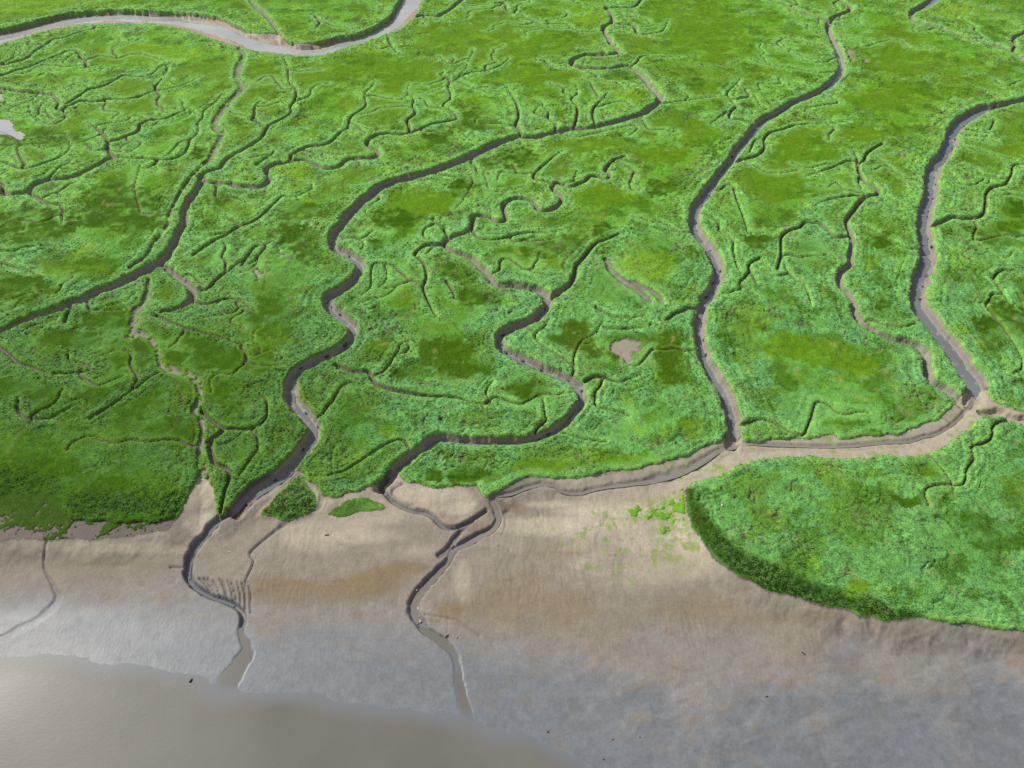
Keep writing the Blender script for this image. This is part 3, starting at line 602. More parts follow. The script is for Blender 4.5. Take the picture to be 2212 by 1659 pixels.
def run_rill(x, y, a, n, h0, depth=0):
    X, Y = [x], [y]
    a0, dev, turn = a, 0.0, 0.0
    for k in range(n):
        turn = turn * 0.55 + random.gauss(0, 0.34)
        dev = dev * 0.86 + turn
        a0 += random.gauss(0, 0.03)
        a = a0 + max(-1.25, min(1.25, dev))
        x, y = x + math.cos(a) * 1.1, y + math.sin(a) * 1.1
        if k > 4 and near_edge(x, y) < 1.6:
            break
        X.append(x)
        Y.append(y)
    if len(X) < 7:
        return
    X, Y = np.array(X), np.array(Y)
    h = np.linspace(h0, h0 * 0.3, len(X))
    if depth < 2:
        for _ in range(random.choice((0, 1, 1, 2))):
            i = random.randint(3, len(X) - 3)
            aa = math.atan2(Y[i + 1] - Y[i], X[i + 1] - X[i]) + random.choice((-1, 1)) * random.uniform(.5, 1.1)
            BR.append((X[i], Y[i], aa, int(n * random.uniform(.35, .7)), h[i] * .8, depth + 1))
    carve(X, Y, h, 1.6, rill_fn)


BR = []
for (name, kind, pts, dep) in list(CREEKS):
    if kind == S:
        continue
    x, y, hw = LINES[name]
    L = np.concatenate([[0], np.cumsum(np.hypot(np.diff(x), np.diff(y)))])
    tx, ty = np.gradient(x), np.gradient(y)
    d = random.uniform(3, 14)
    while d < L[-1] - 3:
        i = min(len(x) - 2, int(np.searchsorted(L, d)))
        sd_ = random.choice((-1, 1))
        a = math.atan2(ty[i], tx[i]) + sd_ * random.uniform(0.9, 1.9)
        off = hw[i] * 0.5
        BR.append((x[i] + math.cos(a) * off, y[i] + math.sin(a) * off, a, random.randint(12, 38), 0.13 + 0.0008 * y[i] + 0.07 * random.random(), 0))
        d += random.uniform(9, 26) * (1.0 if y[i] > 170 else 1.7)
while BR:
    run_rill(*BR.pop())

in_mud = inside(MUD)
in_riv = inside(RIVER)
d_mud = outline_distance(MUD, 12.0)
d_riv = outline_distance(RIVER, 12.0)
edge = np.minimum(edge, np.where(in_mud, -d_mud, d_mud))
edge = np.minimum(edge, np.where(in_riv, -d_riv, d_riv))

# foreshore levels from spot heights
SPOT = []
for sh, lst in ((7, [(-900, 200, -1.7), (0, 230, -1.6), (600, 230, -1.6), (1000, 200, -1.5), (1300, 60, -1.5), (0, 500, -2.3), (700, 500, -2.3), (1100, 500, -2.35), (0, 800, -2.75), (600, 800, -2.7), (1100, 800, -2.7), (0, 960, -3.0), (600, 965, -3.0), (1200, 1040, -3.02), (1500, 1190, -3.02), (1800, 1180, -3.02), (2200, 1240, -3.02), (2000, 900, -2.8), (1700, 300, -1.7), (2000, 100, -1.5), (1900, 600, -2.2), (0, 1300, -3.7), (800, 1300, -3.8), (1600, 1400, -3.8), (1000, 1659, -4.3), (-900, 950, -3.0), (-900, 1400, -4.0), (1900, 1659, -4.2)]),
               (8, [(100, 100, -1.5), (300, 200, -1.7), (600, 200, -1.8), (0, 500, -2.2), (300, 700, -2.5), (200, 1000, -2.8), (300, 1255, -3.02), (800, 1345, -3.03), (1000, 1440, -3.02), (1300, 1480, -3.02), (1700, 1640, -3.02), (600, 1550, -3.6), (1100, 1640, -3.4), (1200, 1200, -2.85), (1000, 1000, -2.75), (1000, 400, -1.7), (800, 500, -1.9), (1000, 700, -2.3), (1600, 100, -1.25), (1600, 400, -1.6), (1600, 700, -2.1), (2000, 300, -1.4), (2000, 900, -2.5), (2000, 1300, -2.88), (1500, 1000, -2.7)]),
               (9, [(100, 300, -1.4), (300, 600, -1.8), (800, 700, -2.0), (1400, 760, -2.1), (2200, 800, -2.2), (300, 900, -2.55), (1100, 1000, -2.65), (1700, 950, -2.6), (500, 1250, -2.85), (1200, 1300, -2.93), (2000, 1250, -2.95), (600, 1640, -2.98), (1500, 1640, -3.0), (2200, 1600, -3.0), (3000, 1500, -3.0), (3000, 900, -2.4)]),
               (5, [(150, 1560, -1.4), (550, 1550, -1.25), (750, 1570, -1.25), (700, 1640, -1.5), (1000, 1570, -1.8), (1300, 1480, -1.5), (1700, 1480, -1.35), (2100, 1400, -1.3), (1500, 1600, -1.6), (1900, 1560, -1.35), (1200, 1640, -1.7)]),
               (6, [(300, 1250, -1.25), (800, 1240, -1.2), (1300, 1230, -1.2), (1700, 1130, -1.2), (1900, 930, -1.2), (2200, 1040, -1.1), (150, 1330, -1.3)]),
               (4, [(1350, 1560, -1.3), (1560, 1620, -2.1), (2080, 1580, -1.6)])):
    for (px, py, z) in lst:
        q = g(sh, [(px, py)])[0]
        wx, wy = to_ground(q[0], q[1], z)
        SPOT.append((wx, wy, z))
SPOT = np.array(SPOT)
ST = 6
cxs, cys = XW[::ST, ::ST].ravel(), YW[::ST, ::ST].ravel()
num = np.zeros(cxs.shape)
den = np.zeros(cxs.shape)
for sx_, sy_, sz_ in SPOT:
    w_ = 1.0 / ((cxs - sx_) ** 2 + (cys - sy_) ** 2 + 9.0) ** 1.6
    num += w_ * sz_
    den += w_
zc = (num / den).reshape(XW[::ST, ::ST].shape)


def upsample(A):
    ri = np.arange(NR) / ST
    ci = np.arange(NC) / ST
    r0 = np.minimum(ri.astype(int), A.shape[0] - 2)
    c0 = np.minimum(ci.astype(int), A.shape[1] - 2)
    fr = np.clip(ri - r0, 0, 1)[:, None]
    fc = np.clip(ci - c0, 0, 1)[None, :]
    return (A[r0][:, c0] * (1 - fr) + A[r0 + 1][:, c0] * fr) * (1 - fc) + (A[r0][:, c0 + 1] * (1 - fr) + A[r0 + 1][:, c0 + 1] * fr) * fc


mudz = upsample(zc)
WATER_Z = -3.02
SHORE = (g(7, [(-3600, 1080), (-1500, 1010), (-600, 985), (0, 962), (60, 945), (150, 935), (400, 940), (700, 978), (1000, 1010), (1200, 1040), (1310, 1062), (1350, 1110), (1450, 1178), (1600, 1182), (1800, 1172), (2000, 1165), (2100, 1170)])
         + g(8, [(0, 1225), (100, 1250), (300, 1262), (600, 1290), (800, 1340), (900, 1385), (1000, 1430), (1200, 1450), (1300, 1500), (1450, 1560), (1600, 1659), (1900, 1900), (2600, 2500), (4000, 3600)]))
SH = catmull(SHORE, 40)
shx, shy = to_ground(SH[:, 0], SH[:, 1], WATER_Z)
cx2, cy2 = XW[::ST, ::ST].ravel(), YW[::ST, ::ST].ravel()
best = np.full(cx2.shape, 1e9)
side = np.zeros(cx2.shape)
for i in range(len(shx) - 1):
    dx, dy = shx[i + 1] - shx[i], shy[i + 1] - shy[i]
    t = np.clip(((cx2 - shx[i]) * dx + (cy2 - shy[i]) * dy) / (dx * dx + dy * dy), 0, 1)
    d_ = np.hypot(cx2 - shx[i] - t * dx, cy2 - shy[i] - t * dy)
    m_ = d_ < best
    best[m_] = d_[m_]
    side[m_] = np.sign(dx * (cy2 - shy[i]) - dy * (cx2 - shx[i]))[m_]
sdw = upsample((best * side).reshape(zc.shape)) + (fbm(XW, YW, 6, 3, 19) - 0.5) * 1.6
near_w = np.where(sdw > 0, WATER_Z + 0.018 * sdw, WATER_Z + 0.05 * sdw)
mudz = mix(near_w, np.maximum(mudz, WATER_Z + 0.06), sstep(5, 18, sdw))
mudz = np.maximum(mudz, -5.0)
bay = sstep(-2.2, -2.9, mudz)
mudz = mudz + (fbm(XW, YW, 9, 3, 21) - 0.5) * 0.22 * (1 - 0.94 * bay) + (fbm(XW, YW, 1.4, 3, 25) - 0.5) * 0.07 * (1 - 0.6 * bay)
# low sand waves on the wet lower flat
sw_ = fbm(XW * 0.45 + YW * 0.25, YW * 1.0 - XW * 0.35, 2.6, 3, 33)
sw_zone = sstep(0.15, 0.6, bay) * sstep(-8, 25, XW) * (1 - 0.85 * sstep(-2.88, -3.0, mudz))
mudz = mudz + (sstep(0.35, 0.7, sw_) - 0.5) * 0.11 * sw_zone
# fine drainage rills running down the upper flat
rl = 1 - np.abs(vnoise(XW / 0.55 + fbm(XW, YW, 4, 2, 35) * 4, YW / 5.0, 37) * 2 - 1)
rl2 = 1 - np.abs(vnoise(XW / 1.3 + fbm(XW, YW, 6, 2, 36) * 4, YW / 9.0, 39) * 2 - 1)
rl_zone = sstep(-2.7, -2.3, mudz) * sstep(0.45, 0.62, fbm(XW, YW, 13, 2, 38))
mudz = mudz - (sstep(0.6, 1.0, rl) * 0.030 + sstep(0.75, 1.0, rl2) * 0.045) * rl_zone
# soil of the marsh
soil = SOIL + (fbm(XW, YW, 14, 3, 41) - 0.5) * 0.25
rough_bank = (fbm(XW, YW, 1.1, 3, 51) - 0.5)
ground = soil - cut * (1 + 0.0 * rough_bank) + rough_bank * 0.5 * sstep(0.15, 0.8, cut)
k_mud = sstep(-1.0, 5.0, d_mud)
ground = np.where(in_mud, mix(np.minimum(soil, ground), np.minimum(mudz, np.maximum(ground, mudz - 0.3)), k_mud), ground)
# river bed: banks fall to a flat with a water channel
riv_bar = np.zeros((NR, NC), np.float32)
k_riv = sstep(0.0, 3.0, d_riv)
riv_z = -2.3 + (fbm(XW, YW, 7, 3, 61) - 0.5) * 0.5
for (px, py, rx, ry) in ((1650, 232, 240, 36), (1950, 296, 280, 26), (560, 92, 520, 16), (1000, 92, 300, 14)):
    rr = np.hypot((GX - px) / rx, (GY - py) / ry)
    riv_bar = np.maximum(riv_bar, 1 - sstep(0.5, 1.1, rr))
riv_z = riv_z + 0.75 * riv_bar
ground = np.where(in_riv, mix(soil, riv_z, k_riv), ground)

stream_m = np.zeros((NR, NC), np.float32)
for (name, pts, dep, wat) in STREAMS:
    x, y, hw = world_line(pts, -1.8, 0.25, 77)
    LINES[name] = (x, y, hw)
    big = hw.max() > 0.8

    def fn(sl, d, h, dep=dep, name=name):
        q = 1 - sstep(0.45, 1.1, d / h)
        if name == 'estuary':
            dep = mix(0.28, dep, sstep(2 * SY - 60, 2 * SY + 120, GY[sl]))
        stream_m[sl] = np.maximum(stream_m[sl], q * dep)
    carve(x, y, hw, 1.2 if big else 0.6, fn)
fade = 1 - 0.72 * sstep(-2.55, -2.90, mudz) - 0.28 * sstep(-2.97, -3.04, mudz)
stream_m *= fade
ground = ground - np.where(in_mud, stream_m, 0) + np.where(stream_m > 0.1, rough_bank * 0.18, 0)

# river water line
riv_water = (g(1, [(-3600, 1180, 120), (-1200, 560, 90), (-500, 355, 70), (0, 245, 60), (200, 185, 52), (400, 140, 44), (600, 122, 50), (800, 118, 46), (1000, 125, 46), (1150, 136, 50), (1300, 168, 60), (1450, 215, 70), (1550, 258, 75), (1700, 304, 66), (1850, 332, 54), (2000, 342, 46), (2200, 318, 60)])
             + g(2, [(100, 265, 72), (220, 212, 84), (320, 145, 96), (400, 65, 104), (450, 0, 104), (560, -300, 104)]))
xr, yr, hr = world_line(riv_water, -2.4, 0.2, 3)
hr = np.minimum(hr, 9)


def fn(sl, d, h):
    q = 1 - sstep(0.7, 1.15, d / h)
    ground[sl] = np.where(in_riv[sl], np.minimum(ground[sl], mix(-2.2 - 0.7 * q, 0.0, riv_bar[sl] * (q < 0.9))), ground[sl])


carve(xr, yr, hr, 1.5, fn)

# ------------------------------------------------------------------ the grass: height and colour
grow = edge.copy()
bare = np.zeros((NR, NC), np.float32)
for poly in BARE:
    m = inside(poly)
    dd = outline_distance(poly, 3.0)
    sd = np.where(m, -dd, dd) + (fbm(XW, YW, 1.0, 4, 87, 0.7) - 0.5) * 3.0
    grow = np.minimum(grow, sd)
    bare = np.maximum(bare, sstep(0.8, -0.8, sd))

sw_grow = (fbm(XW, YW, 1.5, 3, 83, 0.6) - 0.585) * 4
grow = np.where((swg > 0.05) & ~in_mud, np.maximum(grow, np.minimum(sw_grow, 0.35)), grow)
region = np.full((NR, NC), -1, np.int16)        # which outlined patch
reed = np.zeros((NR, NC), np.float32)
low = np.zeros((NR, NC), np.float32)
sedge = np.zeros((NR, NC), np.float32)
mat = np.zeros((NR, NC), np.float32)
for pi, (nm, lab, kind, poly) in enumerate(PATCH):
    m = inside(poly)
    dd = outline_distance(poly, 5.0)
    sd = np.where(m, dd, -dd)
    if kind == 'islet':
        grow = np.where(m, np.minimum(dd, 6), grow)
        reed = np.maximum(reed, 0.8 * sstep(-0.3, 1.2, sd))
        kk = sstep(-1.0, 1.0, sd)
        ground = mix(ground, np.maximum(ground, -1.0), kk)
        region[m] = pi
    elif kind == 'lawn':
        grow = np.where(m, dd, grow)
        low = np.maximum(low, sstep(-0.5, 0.3, sd))
        kk = sstep(-1.5, 1.5, sd)
        ground = mix(ground, np.maximum(ground, -1.25), kk)
        region[m] = pi
    elif kind == 'mat':
        nn = fbm(XW, YW, 1.5, 4, 91, 0.65)
        thr = np.where(GX > 2 * SX - 90, 0.44, 0.50)
        ok = m & (nn - 0.03 * (1.5 - np.minimum(dd, 1.5)) > thr)
        grow = np.where(ok, np.minimum(dd, (nn - thr) * 6), grow)
        low = np.where(m, 1.0, low)
        mat = np.where(m, 1.0, mat)
        region[m & in_mud] = pi
    elif kind == 'reed':
        lo_, hi_ = (-1.5, 3.5) if 'left shore' in lab else (-1.0, 0.9)
        reed = np.maximum(reed, sstep(lo_, hi_, sd + (fbm(XW, YW, 3.0, 3, 99) - 0.5) * (hi_ - lo_) * 0.6) * (edge > -0.3))
        region[m & (edge > -0.2)] = pi
    elif kind == 'turf':
        nn = fbm(XW, YW, 1.6, 4, 95, 0.7)
        gap = sstep(0.60, 0.52, nn + 0.10 * sstep(5, 0, GX / 100 - 0) - 0.02 * 0)
        low = np.maximum(low, sstep(-0.5, 0.4, sd))
        grow = np.where(m, np.minimum(grow, (0.44 + 0.05 * d_mud - nn) * 5), grow)
        region[m] = pi
    elif kind == 'sedge':
        sedge = np.maximum(sedge, sstep(-0.9, 0.9, sd + (fbm(XW, YW, 1.6, 3, 97, 0.65) - 0.5) * 4.5))
        region[m & (edge > 0)] = pi

# distance to the nearest larger creek, for the levee grass
LEV = []
for (name, kind, pts, dep) in CREEKS:
    if kind == S:
        continue
    x, y, hw = LINES[name]
    for i in range(0, len(x), 3):
        LEV.append((x[i], y[i], hw[i]))
LEV = np.array(LEV)
lev = np.full(cxs.shape, 99.0)
for x_, y_, h_ in LEV:
    d_ = np.hypot(cxs - x_, cys - y_) / (2.5 + 4.5 * min(h_, 2.2))
    np.minimum(lev, d_, out=lev)
lev = np.minimum(upsample(lev.reshape(zc.shape)), 3)
lev = np.minimum(lev, np.maximum(0, np.where(in_riv, 0, d_riv)) / 9)
levee = 1 - sstep(0.55, 1.7, lev + (fbm(XW, YW, 9, 3, 101) - 0.5) * 1.6)
TONGUE = g(6, [(60, 1490), (400, 1370), (1000, 1320), (1500, 1310), (1900, 1100), (2212, 1130), (3000, 1300)]) + g(9, [(3000, 760), (2212, 740), (1500, 640), (900, 460), (300, 150)])
levee = np.maximum(levee, inside(TONGUE) * (0.55 + 0.9 * (fbm(XW, YW, 10, 3, 103) - 0.4)))
levee = np.clip(levee, 0, 1)

du = (fbm(XW, YW, 6, 2, 131) - 0.5) * 5
dv = (fbm(XW, YW, 6, 2, 133) - 0.5) * 5
cd, cv = cells(XW + du * 0.15, YW + dv * 0.15, 1.25, 141)
tint = {'o': np.zeros((NR, NC), np.float32), 'd': np.zeros((NR, NC), np.float32), 'y': np.zeros((NR, NC), np.float32), 'p': np.zeros((NR, NC), np.float32)}
wob = (fbm(XW, YW, 7, 3, 111, 0.6) - 0.5) * 1.5
wob2 = (fbm(XW, YW, 1.6, 2, 113, 0.6) - 0.5) * 0.7
for (sh, px, py, rx, ry, key, st) in TINT:
    q = g(sh, [(px, py)])[0]
    r0, r1 = np.searchsorted(gys, [q[1] - ry * 2, q[1] + ry * 2])
    c0, c1 = np.searchsorted(gxs, [q[0] - rx * 2, q[0] + rx * 2])
    sl = (slice(r0, r1), slice(c0, c1))
    rr = np.sqrt(((GX[sl] - q[0]) / rx) ** 2 + ((GY[sl] - q[1]) / ry) ** 2) + wob[sl] * 0.75 + wob2[sl] * 0.8 + (cv[sl] - 0.5) * 0.35
    tint[key][sl] = np.maximum(tint[key][sl], st * (1 - sstep(0.86, 1.04, rr)))
near_creek = sstep(2.5, 0.3, edge)
for k_ in ('o', 'd'):
    tint[k_] *= 1 - 0.75 * sstep(0.9, 0.35, lev)

# (colour patches follow the tussocks, see cells below)
# wind-laid direction of the growth
ang = (fbm(XW, YW, 16, 2, 121) - 0.5) * 5.0 + 0.6 + (fbm(XW, YW, 4, 2, 123) - 0.5) * 2.2
ca, sa = np.cos(ang), np.sin(ang)
U = XW * 0.82 + YW * 0.57
V = -XW * 0.57 + YW * 0.82
du = (fbm(XW, YW, 6, 2, 131) - 0.5) * 5
dv = (fbm(XW, YW, 6, 2, 133) - 0.5) * 5
ridge = 1 - np.abs(fbm(U * 0.55 + du, V + dv, 1.7, 3, 135, 0.55) * 2 - 1) * 2.2
cd2, cv2 = cells(XW + dv * 0.1, YW + du * 0.1, 0.55, 143)
par = vnoise(edge * 1.15 + du * 0.12, XW * 0.09 + YW * 0.06 + 3.0, 149) * 0.65 + vnoise(edge * 2.6 + dv * 0.2, XW * 0.22 - YW * 0.15, 150) * 0.35
par = 1 - np.abs(par * 2 - 1) ** 0.8
par_k = sstep(6.9, 5.0, edge) * sstep(0.1, 0.8, edge)
bump_l = 0.20 * (ridge - 0.45) + 0.13 * (0.55 - cd) + 0.06 * (0.5 - cd2) + 0.60 * (par - 0.55) * par_k
bump_o = 0.05 * (0.5 - cd2) + 0.10 * (fbm(XW, YW, 3.5, 3, 145) - 0.5)
cover = np.clip(np.maximum.reduce([tint['o'], tint['d'] * 0.8, sedge]), 0, 1)
tall = np.clip(0.30 + 0.85 * levee - 0.75 * cover, 0.08, 1.05)
und = ((fbm(XW * 0.8 + YW * 0.3, YW - XW * 0.3, 3.6, 3, 146, 0.55) - 0.5) * 0.55 + (fbm(XW, YW, 9, 2, 148) - 0.5) * 0.6) * sstep(0.3, 2.5, edge) * (1 - low)
height = 0.34 + mix(bump_o, bump_l, tall) * 0.82 + 0.09 * levee + (fbm(XW, YW, 22, 2, 147) - 0.5) * 0.2 + und
# gaps and rills between the tussocks
pit_n = fbm(XW * 0.9 + du * 0.3, YW * 0.9 + dv * 0.3, 1.5, 3, 151, 0.6)
pit_zone = sstep(0.44, 0.60, fbm(XW, YW, 15, 2, 153)) * tall
pits = sstep(0.36, 0.29, pit_n) * pit_zone * sstep(1.5, 3.5, edge)
rill = np.abs(fbm(XW + du * 1.3, YW + dv * 1.3, 7.5, 2, 155) - 0.5)
rill2 = np.abs(fbm(XW + dv * 1.0, YW + du * 1.0, 4.2, 2, 156) - 0.5)
rills = 0.55 * np.maximum(sstep(0.016, 0.006, rill / (1 + YW / 400)) * sstep(0.50, 0.58, fbm(XW, YW, 18, 2, 157)),
                   sstep(0.018, 0.007, rill2 / (1 + YW / 400)) * sstep(0.50, 0.58, fbm(XW, YW, 14, 2, 158))) * (1 - 0.85 * cover) * (1 - reed)
height = height * (1 - 0.75 * pits) * (1 - 0.88 * rills)
height = height + reed * (0.26 + 0.25 * (0.5 - cd) + 0.20 * (fbm(XW, YW, 1.0, 2, 159) - 0.5))
height = height + 0.18 * sedge * (0.4 - cd2 * 0.8)
height = mix(height, 0.16 + 0.10 * (0.5 - cd2), np.clip(low, 0, 1))
soft_edge = mix(1.0, 2.2, reed)
veg = np.clip(height, 0.06, 3) * sstep(-0.02, 1.0, grow / mix(0.45, 3.6, reed)) ** 0.7
veg = np.where(grow <= -0.02, 0, veg)
canopy = np.maximum(ground, soil * 0 + ground) + veg
has = veg > 0.035

# ---- colours (linear reflectance)
def C3(r, gg, b):
    return np.array([r, gg, b], np.float32)


PALE, MINT, GREEN = C3(.158, .325, .048), C3(.130, .305, .092), C3(.092, .225, .010)
OLIVE, DARK, YEL, DEEP = C3(.080, .162, .005), C3(.036, .088, .002), C3(.165, .300, .012), C3(.021, .056, .002)
SEDGE = C3(.042, .085, .002)
LAWN, STRAW = C3(.105, .190, .016), C3(.26, .23, .085)


def blend(col, c, f):
    return col + (c - col) * f[..., None]


west0 = sstep(-5, -60, XW) * sstep(165, 105, YW)
n_big = fbm(XW, YW, 30, 3, 161)
n_mid = fbm(XW, YW, 6, 3, 163, 0.6)
n_fine = fbm(XW, YW, 0.9, 2, 165)
col = np.broadcast_to(GREEN, (NR, NC, 3)).astype(np.float32).copy()
col = blend(col, PALE, np.clip(levee * 0.75 + (n_mid - 0.5) * 1.2, 0, 1))
col = blend(col, PALE * 1.05, np.clip(sstep(0.45, 0.85, par) * par_k * 0.6, 0, 1))
col = blend(col, OLIVE, np.clip(sstep(0.52, 0.68, n_big + (n_mid - .5) * .5) * (1 - levee) * 0.8, 0, 1))
col = blend(col, MINT, np.clip(sstep(0.50, 0.72, fbm(XW, YW, 5, 3, 167, 0.6)) * (0.08 + 0.80 * levee) * 0.85, 0, 1))
seaward = sstep(215, 125, YW + (n_mid - 0.5) * 40) * (1 - np.clip(tint['o'] + tint['y'], 0, 1))     # glaucous club-rush towards the sea
col = blend(col, C3(.098, .262, .078), seaward * (0.35 + 0.35 * levee))
mot = fbm(XW, YW, 7.5, 4, 173, 0.6) + (cv - 0.5) * 0.10 - 0.10 * sstep(3.0, 0.5, edge)
col = blend(col, OLIVE * 0.95, sstep(0.520, 0.570, mot) * 0.62)
mot2 = fbm(XW, YW, 5.0, 4, 175, 0.6) + (cv - 0.5) * 0.12 - 0.12 * sstep(3.0, 0.5, edge)
col = blend(col, DARK * 1.25, sstep(0.575, 0.63, mot2) * 0.7)
col = blend(col, OLIVE, np.clip(tint['o'], 0, 1))
col = blend(col, YEL, np.clip(tint['y'], 0, 1) * 0.8)
col = blend(col, YEL, sstep(0.66, 0.8, n_mid) * 0.4)
lip = sstep(3.2, 0.3, edge) * (1 - reed) * (1 - west0)
col = blend(col, C3(.150, .335, .080), lip * 0.6)
col = blend(col, DARK, np.clip(tint['d'] * (0.55 + 0.9 * sstep(0.35, 0.6, fbm(XW, YW, 2.6, 3, 169))), 0, 1))
col = blend(col, MINT * 0.9, np.clip(tint['p'], 0, 1) * 0.5)
col = blend(col, SEDGE, np.clip(sedge, 0, 1) * 0.95)
col = blend(col, DEEP, np.clip(reed, 0, 1) * 0.9)
west = sstep(-5, -60, XW) * sstep(165, 105, YW)
col = blend(col, DARK * 0.95, west * 0.66)
col = blend(col, LAWN, np.clip(low * (1 - 0.85 * west), 0, 1) * 0.9)
col = blend(col, C3(.034, .066, .006), low * west * 0.95)
col = blend(col, C3(.10, .26, .012), mat * 0.9)
col = blend(col, YEL * 1.05, sstep(1.2, 0.1, grow) * 0.30 * (1 - reed) * (1 - low))          # sunlit look of the creek lips painted in as yellower grass
col = blend(col, STRAW, sstep(0.71, 0.82, fbm(XW, YW, 2.2, 3, 171, 0.6)) * 0.35 * (1 - reed) * (1 - 0.75 * west))
col = blend(col, C3(.12, .09, .06), np.clip(pits * 0.8 + bare * 0.8 + rills * 0.25, 0, 1) * 0.9)
col = col * (0.80 + 0.40 * n_fine)[..., None] * (0.82 + 0.36 * cv * tall + 0.18 * (1 - tall))[..., None]

# ---- mud colours
TAN, SAND, BROWN = C3(.178, .155, .124), C3(.285, .250, .190), C3(.150, .108, .055)
GREY, BLUE, SILT, BANK = C3(.158, .155, .152), C3(.112, .122, .136), C3(.165, .140, .115), C3(.078, .064, .054)
m1 = fbm(XW * 0.35, YW, 5, 5, 181, 0.6)
m2 = fbm(XW, YW, 1.2, 3, 183)
mcol = np.broadcast_to(TAN, (NR, NC, 3)).astype(np.float32).copy()
mcol = blend(mcol, SAND, sstep(-1.75, -1.3, mudz + (m1 - .5) * .8) * 0.75)
BROWNS = [(7, 1900, 480, 330, 90, 1.), (8, 150, 430, 420, 110, 1.), (8, 430, 320, 180, 60, .9), (8, 700, 590, 180, 90, .9), (8, 1300, 580, 700, 170, .55), (8, 1500, 230, 260, 40, .55), (8, 1450, 220, 420, 60, .3), (9, 100, 560, 400, 100, .5), (7, 2000, 680, 300, 60, .5), (8, 900, 760, 260, 40, .5), (7, 800, 690, 280, 40, .45), (5, 1130, 1600, 90, 30, .9), (8, 850, 60, 130, 40, .9), (7, 600, 300, 380, 26, .4), (9, 900, 650, 600, 40, .4), (9, 500, 950, 300, 36, .5), (9, 1200, 1040, 340, 34, .6), (7, 1390, 550, 90, 20, .7), (8, 600, 650, 60, 30, .7)]
brown = np.zeros((NR, NC), np.float32)
for (sh, px, py, rx, ry, st) in BROWNS:
    q = g(sh, [(px, py)])[0]
    rr = np.sqrt(((GX - q[0]) / rx) ** 2 + ((GY - q[1]) / ry) ** 2) + (m1 - .5) * 2.0
    brown = np.maximum(brown, st * (1 - sstep(0.45, 1.15, rr)))
sandy = np.zeros((NR, NC), np.float32)
for (sh, px, py, rx, ry, st) in [(5, 560, 1530, 260, 60, 1.), (5, 760, 1600, 130, 50, .8), (8, 1500, 60, 560, 80, .8), (5, 1750, 1620, 420, 60, .9), (9, 60, 150, 150, 160, .8), (8, 2000, 160, 250, 90, .6), (7, 1300, 60, 120, 80, .6), (7, 2000, 120, 260, 120, .5), (8, 100, 120, 260, 60, .6), (5, 1500, 1580, 400, 30, .6), (8, 780, 420, 60, 160, .5), (7, 700, 210, 700, 40, .4)]:
    q = g(sh, [(px, py)])[0]
    rr = np.sqrt(((GX - q[0]) / rx) ** 2 + ((GY - q[1]) / ry) ** 2) + (m1 - .5) * 0.8
    sandy = np.maximum(sandy, st * (1 - sstep(0.5, 1.15, rr)))
mcol = blend(mcol, C3(.330, .290, .220), sandy * 0.85)
mcol = blend(mcol, BROWN, brown * (0.65 + 0.5 * (m2 - 0.3)))
low_flat = sstep(-2.15, -2.75, mudz + (m1 - .5) * 0.55)
mcol = blend(mcol, GREY, low_flat * 0.9)
vlow = sstep(-2.55, -2.95, mudz + (m1 - .5) * 0.2)
mcol = blend(mcol, BLUE, vlow * 0.9)  # sky reflection off the wet lower flat put into the mud colour
speck = sstep(0.60, 0.68, fbm(XW * 0.45, YW, 1.5, 4, 185, 0.6)) * sstep(0.05, 0.4, low_flat) * (1 - vlow * 0.75)
mcol = blend(mcol, C3(.165, .132, .098), speck * 0.6)
pud = sstep(0.36, 0.28, sw_) * sw_zone
mcol = blend(mcol, C3(.085, .090, .086), pud * 0.3)
weedy = sstep(0.56, 0.70, fbm(XW, YW, 1.1, 3, 187, 0.65)) * sstep(-1.9, -1.45, mudz) * sstep(0.42, 0.62, fbm(XW, YW, 12, 2, 189))
algal = np.maximum(1 - sstep(.5, 1.1, np.hypot((GX - 2 * SX - 10) / 230, (GY - 2 * SY - 150) / 200)), 1 - sstep(.5, 1.1, np.hypot((GX - 2 * SX + 60) / 260, (GY - 2 * SY + 40) / 110)))
weedy = np.maximum(weedy, algal * sstep(0.46, 0.60, fbm(XW, YW, 1.0, 4, 188, 0.65)))
mcol = blend(mcol, C3(.13, .21, .03), weedy * 0.7 * sstep(20, 45, XW + 30))
# estuary channel and creek beds
in_chan = np.where(in_mud, sstep(2780, 3100, GX - 0.35 * (GY - 3300)) * sstep(-1.9, -2.2, mudz) * sstep(3330 + 50, 3200, GY), 0)
mcol = blend(mcol, C3(.152, .140, .128), in_chan * 0.85)
mcol = blend(mcol, C3(.090, .095, .100), np.clip(stream_m * 1.6, 0, 1) * in_mud * 0.85)
creek_mud = blend(np.broadcast_to(BANK, (NR, NC, 3)), C3(.172, .160, .152), sstep(0.5, 1.5, wide) * sstep(0.5, 1.4, cut))
creek_mud = blend(creek_mud, C3(.195, .180, .155), swl * 0.85)
creek_mud = blend(creek_mud, C3(.095, .140, .045), swl * sstep(0.40, 0.62, fbm(XW, YW, 0.9, 3, 84, 0.65)) * 0.7)
creek_mud = blend(creek_mud, C3(.30, .26, .20), sstep(-0.55, -0.15, edge) * sstep(0.7, 1.4, d_mud) * 0.55 * sstep(0.3, 0.9, wide))
gcol = np.where(in_mud[..., None], mcol, creek_mud)
rm = blend(np.broadcast_to(C3(.22, .185, .15), (NR, NC, 3)), C3(.27, .18, .12), sstep(0.45, 0.6, fbm(XW, YW, 9, 3, 191)) * 0.6)
gcol = np.where(in_riv[..., None], rm, gcol)
gcol = blend(gcol, C3(.225, .20, .165), bare * 0.9)
gcol = gcol * (0.86 + 0.28 * m2)[..., None]
wet = np.where(in_mud, 0.12 + 0.35 * low_flat + 0.42 * vlow, 0.45)
wet = np.maximum(wet, np.clip(stream_m, 0, 1) * 0.8 * in_mud)
